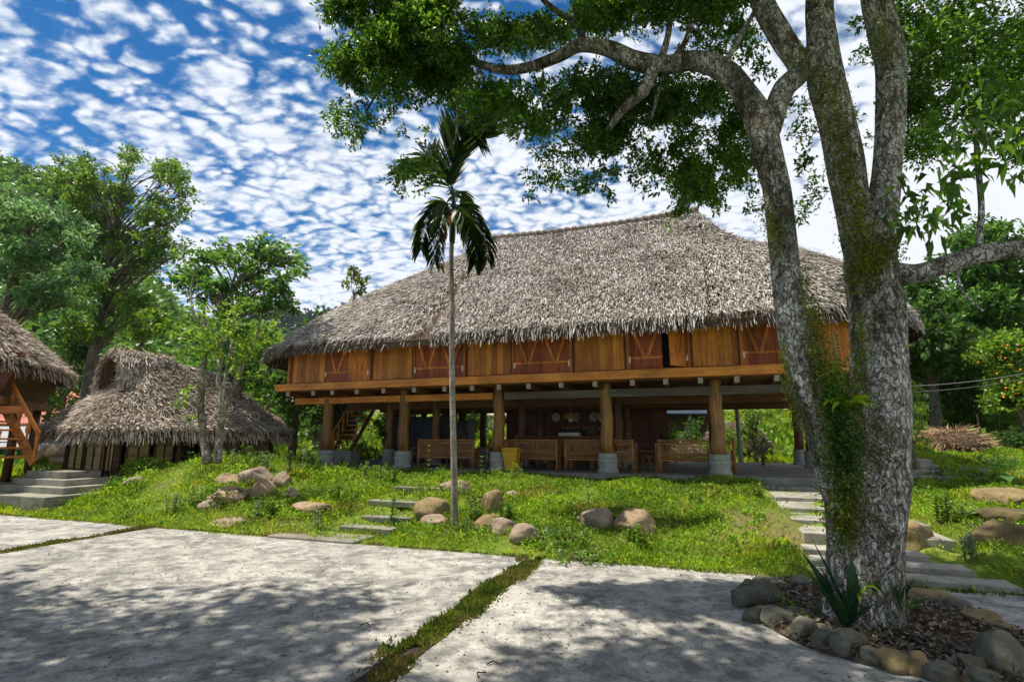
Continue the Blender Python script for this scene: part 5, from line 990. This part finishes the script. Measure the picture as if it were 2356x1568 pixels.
c1 = cloud(loc6(bl), 300, .14, 14, .078, .0155, .1, 1, .15, .2); c2 = cloud(loc6(bl6), 260, .14, 13, .085, .018, .1, 1, .15, .25)
# nearer, larger looking leaves at the right edge
N6 = [(2720, 430, 70), (2800, 400, 80), (2680, 520, 50), (2600, 440, 50), (2850, 470, 60), (2110, 470, 26), (2140, 520, 20), (2180, 420, 30), (2200, 480, 20), (2260, 400, 40), (2300, 340, 50), (2350, 400, 34), (2210, 350, 40), (2330, 250, 60), (2280, 200, 60), (2240, 280, 50), (2100, 440, 18), (2080, 500, 16), (2350, 320, 40), (2200, 390, 26)]
c3 = cloud(loc6(pb(N6, 4.0, 1, .8, .4)), 170, .17, 8, .13, .024, 0, 1, .1, .5)
# overhead canopy beyond the top of the picture: it shades the court
over = []
for k in range(150):
    x = RS.uniform(-6.5, 7.5); y = RS.uniform(-1.5, 5.6); z = max(1.0*y+2.55, 6.3)+RS.uniform(.4, 2.2); s = RS.uniform(.55, .95); over.append((x, y, z+s*.6, s*1.25, s*1.1, s*.6))
for k in range(40):
    x = RS.uniform(-3.2, 6.5); y = RS.uniform(5.6, 9.0); z = 1.0*y+2.9+RS.uniform(.5, 2.0); s = RS.uniform(.5, .9); over.append((x, y, z+s*.6, s*1.25, s*1.1, s*.6))
c4 = cloud(loc6(over), 30, .3, 14, .16, .04, .2, 1, .2, .2)
V, Fq = join(c1, c2, c3, c4); mkmesh('crown', V, Fq, L_main, BT)
# moss and creepers on the bark
def bark_leaves(pts, n, L, w, m, name, spread=.12):
    """small leaves hugging the side of the trunk that the photograph shows; pts: (u, v, spread px, depth)"""
    S = spline([(u, v, s, y) for u, v, s, y in pts], 200); i = RS.randint(0, 200, n); ang = RS.normal(size=n)*.62; P = []
    for k in range(n):
        u, v, s, y = S[i[k]]; q = aty(u+ang[k]*s, v+RS.normal()*22, y+.035*RS.normal()+.05*abs(ang[k])); P.append(q)
    P = np.array(P)-o_; A = rdir(n)+np.array([0, -.5, -.2]); V, Fq = leaves(P, A, L*RS.uniform(.5, 1.3, n), w, rdir(n)); return mkmesh(name, V, Fq, m, BT)
bark_leaves([(1920, 860, 25, 5.0), (1935, 960, 40, 4.98), (1940, 1060, 48, 4.93), (1945, 1160, 40, 4.9), (1940, 1230, 26, 4.9)], 5200, .05, .008, L_moss, 'creeper')
bark_leaves([(1915, 900, 20, 4.95), (1935, 990, 30, 4.92), (1950, 1080, 26, 4.9)], 1600, .07, .01, L_mid, 'creeper')
bark_leaves([(1850, 640, 12, 5.16), (1862, 760, 16, 5.12), (1880, 860, 22, 5.1), (1900, 960, 28, 5.08)], 1500, .035, .007, L_moss, 'creeper')
bark_leaves([(1980, 740, 20, 5.2), (1975, 860, 22, 5.15), (1965, 960, 26, 5.1)], 1400, .035, .007, L_moss, 'creeper')
bark_leaves([(1900, 180, 34, 5.33), (1930, 290, 36, 5.33), (1950, 400, 30, 5.33), (1975, 500, 36, 5.28), (1990, 580, 44, 5.25)], 3600, .032, .009, L_moss, 'creeper')
bark_leaves([(2060, 560, 20, 5.3), (2010, 600, 40, 5.28), (1960, 640, 24, 5.28)], 1800, .035, .01, L_moss, 'creeper')
bark_leaves([(1870, 700, 14, 5.2), (1895, 800, 18, 5.15), (1915, 860, 22, 5.05)], 900, .035, .008, L_moss, 'creeper')
bark_leaves([(1990, 950, 18, 5.05), (2010, 1040, 22, 5.0), (2060, 1000, 16, 5.0)], 600, .03, .007, L_moss, 'creeper')
bark_leaves([(2030, 130, 28, 5.25), (2025, 60, 24, 5.25)], 900, .03, .007, L_moss, 'creeper')
bark_leaves([(1760, 480, 16, 5.25), (1790, 560, 20, 5.2)], 900, .03, .007, L_moss, 'creeper')
bark_leaves([(1835, 120, 30, 5.4), (1850, 180, 26, 5.4)], 500, .03, .006, L_moss, 'creeper')
bark_leaves([(1800, 800, 10, 5.12), (1815, 900, 16, 5.1), (1850, 990, 14, 5.1)], 700, .03, .007, L_moss, 'creeper')
#SECTION_FERN
def strap(mb, p0, d, L, w, droop, n=9, fold=.25, tw=0.):
    """one long curved strap leaf with a fold along the middle"""
    p0 = Vector(p0); d = Vector(d).normalized(); side = d.cross(Vector((0, 0, 1)))
    if side.length < .1: side = Vector((1, 0, 0))
    side.normalize(); side = (Matrix.Rotation(tw, 3, d) @ side); k = len(mb.V); P = p0.copy(); v = d.copy()
    for i in range(n+1):
        f = i/n; ww = w*(math.sin(math.pi*min(1, f*.92+.08)**.8))*(1 if f < .999 else .05)+.001; up = side.cross(v).normalized()
        mb.V += [tuple(P+side*ww+up*ww*fold), tuple(P), tuple(P-side*ww+up*ww*fold)]; P = P+v*L/n; v = (v+Vector((0, 0, -droop/n))).normalized()
    for i in range(n):
        for j in (0, 1): a = k+i*3+j; mb.F.append((a, a+1, a+4, a+3))
def rosette(name, label, cat, loc, n, L, w, m, spread, droop, seed, group=None, lean=(0, 0, 0)):
    r = random.Random(seed); t = thing(name, label, cat, loc, 0, group); mb = MB()
    for k in range(n):
        a = k*2.4+r.uniform(-.3, .3); s = spread*r.uniform(.4, 1.2); strap(mb, (.03*math.cos(a), .03*math.sin(a), 0), (math.cos(a)*s+lean[0], math.sin(a)*s+lean[1], 1+lean[2]), L*r.uniform(.6, 1.15), w*r.uniform(.8, 1.2), droop*r.uniform(.5, 1.3), tw=r.uniform(-.5, .5))
    mb.build('leaf_rosette', m, t, True); return t
f = aty(1950, 935, 4.93); rosette('nest_fern', 'bright green fern with broad straps growing in the fork of the big tree', 'fern', tuple(f), 16, .3, .036, L_fern, 1.3, 1.6, 3, lean=(-.3, -.6, 0))
f = aty(1925, 830, 5.0); t = thing('twig_fern', 'thin upright stem with tiny leaves on the fork of the big tree', 'fern', tuple(f)); mb = MB(); mb.tube([(0, 0, -.35), (.02, 0, 0), (.01, 0, .3)], .004, 5)
V, Fq = leaves(np.array([[0, 0, -.3+.6*k/40] for k in range(40)]), np.array([[(-1)**k, -.2, .3] for k in range(40)], float), .045, .008, np.tile([0, -1, .2], (40, 1)).astype(float)); mb.build('stem', M_barks, t); mkmesh('leaves', V, Fq, L_main, t)
pA = atz(1948, 1440, .05); rosette('strap_plant', 'dark green strap-leaved plant at the foot of the big tree', 'plant', (pA[0], pA[1]-.02, .04), 26, .62, .042, L_agave, .5, .6, 5); 
t = bpy.data.objects['strap_plant']
mb = MB(); strap(mb, (.03, -.06, .2), (.06, -.02, 1), .45, .065, .1, fold=.15, tw=.1); strap(mb, (.0, -.04, .1), (-.35, 0, 1), .8, .03, .3); mb.build('broad_leaf', L_agave, t, True)
mb = MB()
for k in range(5): strap(mb, (.08+.02*k, -.1, .3+.03*k), (-.2+.18*k, -.3, .5), .2, .02, 2.6)
mb.build('young_leaf', L_fern, t, True)
pA = atz(2045, 1440, .05); rosette('strap_plant', 'smaller strap-leaved plant on the right of the big trunk foot', 'plant', (pA[0], pA[1], .04), 16, .5, .03, L_agave, .5, .6, 9)
pA = atz(1925, 1470, .05); rosette('strap_plant', 'low bright green tuft in front of the dark strap-leaved plant', 'plant', (pA[0], pA[1], .04), 9, .2, .018, L_fern, .9, 1.2, 12)
pA = atz(2090, 1400, .05); rosette('strap_plant', 'small leafy seedling right of the trunk among dry leaves', 'plant', (pA[0], pA[1], .04), 8, .22, .02, L_mid, .9, 1.2, 15)
pA = atz(1835, 1415, .05); t = thing('ring_weeds', 'patch of small green weeds inside the left end of the stone ring', 'weeds', (pA[0], pA[1], .04)); V, Fq = cloud([(0, 0, .06, .2, .3, .07), (.05, .3, .05, .2, .25, .06)], 900, .06, 9, .035, .011, .3, .6); mkmesh('leaves', V, Fq, L_cover, t)
#SECTION_PALM
# ------------------------------------------------------------------ slim areca palm
pp = hit(1045, 1212); YP = pp[1]; AP = thing('areca_palm', 'slim ringed palm standing on the bank in front of the stilt house', 'palm', tuple(pp)); op = pp.copy()
ctr = [(1045, 1216), (1046, 1150), (1043, 1000), (1040, 850), (1040, 700), (1038, 600), (1040, 545)]; S = spline([tuple(aty(u, v, YP)-op) for u, v in ctr], 220)
r_ = np.interp(np.linspace(0, 1, 220), [0, .06, .3, .8, 1], [.085, .07, .062, .05, .05]); r_ = r_*(1+.05*(np.arange(220) % 6 == 0)); mb = MB(); mb.tube(S, r_, 14)
def palmb(nt, g):
    sp = g.n('SeparateXYZ'); tc = g.n('TexCoord'); g.l(tc.outputs['Object'], sp.inputs[0]); f = g.math('FRACT', g.math('MULTIPLY', sp.outputs[2], 7.6)); n = g.noise(g.obj((1, 1, .3)), 9, 5)
    col = g.ramp(n, [(.3, (.12, .10, .08)), (.5, (.24, .21, .18)), (.7, (.38, .35, .31))]); ring = g.ramp(f, [(0, (1.25, 1.25, 1.2)), (.08, (.55, .5, .45)), (.2, (1, 1, 1))]); g.out(g.mix(1.0, col, ring, 'MULTIPLY'), .85, n, .01, .5)
mb.build('trunk', mat('palm_bark', palmb), AP, True)
S2 = spline([tuple(aty(u, v, YP)-op) for u, v in [(1040, 560), (1042, 510), (1044, 460), (1040, 430)]], 12); MB().tube(S2, [.055, .065, .07, .066, .06, .055, .05, .045, .04, .035, .03, .02], 12).build('crownshaft', leafmat('crownshaft_green', (.03, .07, .02), (.03, .07, .02), (.04, .08, .02), .05), AP, True)
def frond(pts, ll, dens=42, m=L_palm, hang=.3, wid=.036):
    """rachis through pixel points; pinnate leaflets on both sides"""
    P = spline([tuple(aty(u, v, y)-op) for u, v, y in pts], 40); mb = MB(); mb.tube(P, np.linspace(.018, .004, 40), 5)
    for k in range(dens):
        f = .12+.88*k/dens; i = min(int(f*39), 38); q = Vector(P[i]); d = Vector(P[i+1]-P[i]).normalized(); side = d.cross(Vector((0, -1, .15))).normalized(); out = d.cross(side)
        l_ = ll*(.45+.75*math.sin(math.pi*min(1, f*.85+.1)))
        for sg in (-1, 1): strap(mb, q, side*sg*.8+d*(.75+.3*f)+out*random.uniform(-.35, .35)+Vector((0, 0, -hang*random.uniform(.2, .9))), l_*random.uniform(.85, 1.1), wid, hang*1.3, n=5, fold=.3, tw=random.uniform(-.4, .4))
    return mb.build('frond', m, AP)
y = YP
frond([(1042, 450, y), (1035, 400, y), (1055, 340, y-.1), (1072, 300, y-.1), (1115, 318, y-.2)], .85, 74, hang=-.25, wid=.06)
frond([(1042, 455, y), (1020, 400, y+.2), (1000, 370, y+.4), (970, 360, y+.6), (915, 400, y+.7)], .6, 56, wid=.055)
frond([(1044, 470, y), (1075, 480, y-.2), (1100, 520, y-.3), (1118, 560, y-.35), (1120, 600, y-.35)], .5, 46, hang=.7, wid=.058)
frond([(1042, 470, y), (1060, 490, y-.4), (1085, 530, y-.5), (1095, 580, y-.5), (1092, 610, y-.5)], .46, 44, hang=.7, wid=.058)
frond([(1040, 470, y), (1010, 470, y-.2), (985, 500, y-.4), (972, 540, y-.5), (968, 575, y-.5)], .5, 46, hang=.7, wid=.058)
frond([(1040, 472, y), (1020, 490, y-.3), (1005, 530, y-.5), (998, 580, y-.5), (1000, 610, y-.5)], .38, 34, L_palm, hang=.7)
frond([(1040, 480, y), (1025, 510, y-.4), (1012, 560, y-.4), (1014, 620, y-.4)], .25, 26, L_palmdry, hang=.8)
frond([(1044, 460, y), (1060, 440, y+.4), (1075, 480, y+.7), (1080, 540, y+.8)], .4, 30, hang=.7)
V, Fq = leaves(np.array([[0, -.08, S[-10][2]-.02]]*80)+RS.normal(size=(80, 3))*.06+np.array([.12, 0, -.1]), rdir(80)+np.array([.3, -.2, -1.2]), .22, .003); mkmesh('flower_stalks', V, Fq, L_dry, AP)
#SECTION_WEEDS
def stalk(label, u, v, h, m=L_silver, leaf=.13, w=.02, n=7, group='leafy weeds on the bank', stems=1, name='weed'):
    p = hit(u, v); t = thing(name, label, 'plant', tuple(p), 0, group); mb = MB(); sm = MB()
    for s in range(stems):
        ox, oy = random.uniform(-.12, .12)*(stems > 1), random.uniform(-.12, .12)*(stems > 1); hh = h*random.uniform(.75, 1.05) if stems > 1 else h; tx = random.uniform(-.12, .12)*hh
        sm.tube([(ox, oy, 0), (ox+tx*.5, oy, hh*.5), (ox+tx, oy, hh)], [.009, .007, .003], 5)
        for k in range(n):
            f = .25+.75*k/(n-1); a = k*2.1+s
            for q in (0, math.pi): strap(mb, (ox+tx*f, oy, hh*f), (math.cos(a+q), math.sin(a+q)*.8, .55), leaf*(1.1-.4*f)*random.uniform(.8, 1.2), w, 1.1, n=4)
    sm.build('stem', M_barks, t); mb.build('leaves', m, t); return t
def bush(label, u, v, wpx, hpx, m=L_mid, L=.06, w=.018, group='low bushes', dens=260, name='bush'):
    p = hit(u, v); dpt = p[1]; r = wpx*dpt/F/2; h = hpx*dpt/F; t = thing(name, label, 'bush', tuple(p), 0, group); mb = MB()
    for k in range(7): a = k*.9; mb.tube([(0, 0, 0), (r*.4*math.cos(a), r*.4*math.sin(a), h*.5), (r*.7*math.cos(a), r*.7*math.sin(a), h*.85)], [.01, .007, .003], 4)
    mb.build('stems', M_barks, t); V, Fq = cloud([(r*.5*math.cos(a), r*.4*math.sin(a), h*(.35+.15*math.sin(a*3)), r*.6, r*.5, h*.35) for a in (0, 1.3, 2.6, 3.9, 5.2)]+[(0, 0, h*.65, r*.45, r*.4, h*.35)], dens, .1, 9, L, w, .5, 1, .1, .2); mkmesh('leaves', V, Fq, m, t); return t
stalk('lone silvery sprout on the crest of the bank below the middle post', 1358, 1180, .72, n=6); stalk('tall flowering stalk with paired leaves left of the palm trunk', 985, 1100, .9, L_fern, .16, .018, 6); stalk('leafy sprout hanging in front of the bench right of the palm', 1110, 1160, 1.0, L_tall, .12, .03, 9)
stalk('grey-green sprouts among the hump boulders', 595, 1195, .35, stems=4); stalk('silvery weeds left of the hump boulders', 450, 1165, .45, stems=7, n=6); stalk('silvery weeds at the foot of the grassy hump', 400, 1180, .42, stems=7, n=6); stalk('silvery tuft below the flat-topped boulder', 728, 1215, .4, stems=4, n=5); stalk('broad-leaved weeds in the middle of the overgrown steps', 905, 1215, .62, L_mid, .14, .03, 8, stems=2)
stalk('pale sprouts right of the twin-stemmed tree', 540, 1075, .5, stems=3); stalk('pale sprouts left of the stilt house corner', 610, 1080, .45, stems=4); stalk('glossy weeds in front of the big pale boulder', 1460, 1250, .3, L_cover, .1, .035, 5, stems=4); stalk('small weed cluster above the pale boulder', 1420, 1195, .15, L_cover, .08, .03, 4, stems=3)
bush('bright bush in front of the leftmost post', 712, 1085, 66, 74, L_mid); bush('bush under the first dark wall of the hut end', 590, 1075, 60, 44, L_mid); bush('bushy clump at the top of the overgrown steps', 870, 1110, 90, 46, L_cover, dens=330); bush('low clump on the slope left of the overgrown steps', 775, 1150, 110, 46, L_cover, dens=330); bush('pale-leaved bush in front of the yellow bin', 1185, 1102, 44, 42, L_fern, .045, .018); bush('bush right of the leftmost plinth', 790, 1082, 40, 36, L_mid); bush('dark weeds between the palm and the mossy boulder', 1095, 1210, 60, 80, L_tall, .05, .02, dens=400)
bush('tangled brush on the hump near the low hut', 340, 1085, 130, 40, L_cover, dens=260); bush('dark weedy clump at the palm foot', 1075, 1228, 110, 34, L_tall, .04, .016, dens=500); bush('clump at the right side of the entrance steps', 262, 1120, 60, 34, L_mid); bush('yellowish bush on the right bank below the leafy taro', 2215, 1200, 70, 50, L_bright, .05, .02); bush('silvery bush by the lowest right boulder', 2270, 1245, 90, 50, L_silver, .05, .012); bush('small bush right of the upper side steps', 2165, 1105, 46, 46, L_mid); bush('round bush on the far right lawn', 2300, 1080, 90, 40, L_mid, .08, .02); bush('leafy clump at the right picture edge above the lawn', 2345, 1040, 80, 60, L_back, .09, .03)
bush('thick creeper clump hanging over the bank beside the mauve boulder', 1300, 1255, 130, 46, L_tall, .045, .022, dens=520); bush('dark clover patch at the court edge below the boulders', 1340, 1290, 160, 30, L_tall, .04, .02, dens=500); bush('shrub growing by the right end of the patio', 2095, 1120, 40, 60, L_mid)
for lb, u_, v_, h_, m_, lf, w_, n_, st_ in (('tall leafy weeds at the left shoulder of the hump', 318, 1090, .55, L_mid, .12, .03, 9, 5), ('upright weeds on the hump crest just right of the twin-stemmed tree', 560, 1072, .6, L_cover, .1, .026, 9, 6), ('sprawling weeds between the hump pile and the leftmost post', 668, 1092, .6, L_mid, .11, .028, 9, 5),
    ('leafy stems at the head of the overgrown steps, left', 835, 1112, .55, L_cover, .09, .026, 10, 6), ('leafy stems at the head of the overgrown steps, right', 905, 1118, .5, L_mid, .1, .026, 9, 5), ('weed clump beside the wide brown boulder behind the palm', 1018, 1120, .45, L_cover, .1, .028, 8, 5), ('weeds growing out of the middle of the hump pile', 545, 1150, .3, L_silver, .1, .02, 6, 5),
    ('ragged weeds below the hump pile', 620, 1190, .4, L_cover, .1, .024, 8, 7), ('weeds in front of the upright mossy boulder', 1165, 1200, .35, L_mid, .1, .03, 7, 5), ('weed tuft on the bank halfway to the garden steps', 1600, 1160, .25, L_cover, .09, .026, 6, 5), ('weeds at the lip of the bank by the garden steps', 1740, 1150, .28, L_mid, .09, .024, 7, 5), ('leafy weeds left of the broad boulder by the trunk foot on the right slope', 2160, 1200, .5, L_mid, .11, .03, 8, 6), ('pale weeds between the right ledge boulders and the treads', 2240, 1290, .35, L_silver, .09, .02, 8, 7)):
    stalk(lb, u_, v_, h_, m_, lf, w_, n_, stems=st_)
def taro(label, u, v, n, L, seed):
    p = hit(u, v); t = thing('taro_plant', label, 'plant', tuple(p), 0, 'big-leaved plants'); r = random.Random(seed); mb = MB(); sm = MB()
    for k in range(n):
        a = k*1.9+r.uniform(-.4, .4); hh = r.uniform(.25, .5); e = Vector((math.cos(a)*.3, math.sin(a)*.25, hh)); sm.tube([(0, 0, 0), tuple(e*.6), tuple(e)], .012, 5); mb = MB(); strap(mb, e, (math.cos(a), math.sin(a), .1), L*r.uniform(.8, 1.2), L*.34, .9, n=6, fold=.12); mb.build('leaf', L_mid, t, True)
    sm.build('stalk', L_mid, t)
taro('big-leaved taro plant on the slope above the golden boulder', 2262, 1118, 9, .42, 4); taro('pair of big-leaved plants spilling right of the first taro', 2310, 1125, 6, .36, 8)
# dead twig on the hump, twigs and leaves on the court
p = hit(538-80, 1180); o = MB().tube([(0, 0, 0), (.1, 0, .2), (.3, 0, .26), (.4, 0, .5)], [.018, .015, .012, .004], 6).tube([(.1, 0, .2), (-.12, .05, .28)], .008, 5).tube([(.3, 0, .26), (.5, 0, .22)], .008, 5).build('dead_branch', M_dpost); o.location = tuple(p); tag(o, 'forked dead branch lying on the hump by the low grey boulder', 'branch')
def gstick(label, u, v, L, a): 
    p = atz(u, v, 0); o = MB().tube([(0, 0, .012), (L*.4, .03, .02), (L*.7, -.03, .015), (L, .02, .012)], [.006, .006, .005, .002], 5).build('twig', M_dpost); o.location = (p[0], p[1], 0); o.rotation_euler = (0, 0, a); tag(o, label, 'twig', 'twigs on the court')
gstick('curled twig on the court right of the grass joint, near the bottom edge', 1100, 1560, .12, 1.2); gstick('bent twig on the right court slab below the joint grass', 1120, 1530, .14, .2); gstick('twig lying mid-court left of the grass joint', 835, 1545, .12, .4); gstick('small twig on the shaded middle of the court', 828, 1440, .14, .2)
n = 2600; a = RS.uniform(-7, 6, n); b = RS.uniform(-13, -7.9, n); x, y = fromab(a, b); P = np.stack([x, y, np.full(n, .006)], -1); A = rdir(n); A[:, 2] *= .15; V, Fq = leaves(P, A, RS.uniform(.015, .05, n), RS.uniform(.004, .012, n), rdir(n, 2.)); V[:, 2] = np.maximum(V[:, 2], .004); tag(mkmesh('court_litter', V, Fq, L_dry), 'scattered dead leaves and crumbs on the concrete court', 'litter', kind='stuff')
#SECTION_POSTS
# slim stakes in the field at the right, power lines
for i, (u, v, hp_) in enumerate([(2128, 1012, 60), (2150, 1012, 62), (2176, 1010, 56), (2262, 1024, 70)]):
    p = hit(u, v); h = hp_*p[1]/F; o = MB().tube([(0, 0, 0), (-.05, 0, h)], .035, 6).build('stake', M_dpost); o.location = tuple(p); tag(o, ['leaning stake beside the thatch heap, leftmost', 'second dark stake behind the thatch heap', 'third dark stake behind the thatch heap', 'thin stake right of the thatch heap'][i], 'stake', 'stakes in the field')
for i in range(2):
    q0 = aty(2080, 888+14*i, 20); q1 = aty(2400, 850+12*i, 20); P = [q0*(1-f)+q1*f-np.array([0, 0, .5*f*(1-f)]) for f in np.linspace(-.3, 1.2, 20)]; tag(MB().tube(P, .012, 4).build('power_line', plain('wire', (.2, .2, .2), .5, .1, 3, 0)), ['upper thin wire crossing the trees at the right', 'lower thin wire crossing the trees at the right'][i], 'wire', 'overhead wires')
# shade tree left of the camera, outside the picture, whose crown dapples the court
bs = (-11.5, 2.6, 0)
bl = []
for k in range(80):
    x = RS.uniform(-12.5, -5.0); y = RS.uniform(.5, 7.6); z = RS.uniform(8.2, 10.6)
    w_ = y*cP+(z-EYE)*sP
    if (x+1.3)/w_ > -1.0 and ((z-EYE-.8)*cP-y*sP)/w_ < .68: continue
    bl.append((x, y, z, 1.0, .9, .5))
branch_tree('shade_tree', 'neighbouring tree beside the court whose crown dapples the concrete', bs, [bs, (-11.2, 3, 3), (-10, 3.5, 6), (-9.3, 4, 8.6)], [.35, .28, .22, .1], bl, L_main, M_bark2, 20, .17, .042, 14, .32)
#SECTION_HAZE
hz = MB().box(-440, 440, -75, 520, -1.2, 140).build('haze', bpy.data.materials.new('air')); tag(hz, kind='stuff')
m_ = hz.data.materials[0]; m_.use_nodes = True; m_.node_tree.nodes.clear(); v_ = m_.node_tree.nodes.new('ShaderNodeVolumePrincipled'); o_ = m_.node_tree.nodes.new('ShaderNodeOutputMaterial')
v_.inputs['Color'].default_value = (.8, .88, 1, 1); v_.inputs['Density'].default_value = .00014; v_.inputs['Anisotropy'].default_value = .2; m_.node_tree.links.new(v_.outputs[0], o_.inputs['Volume'])
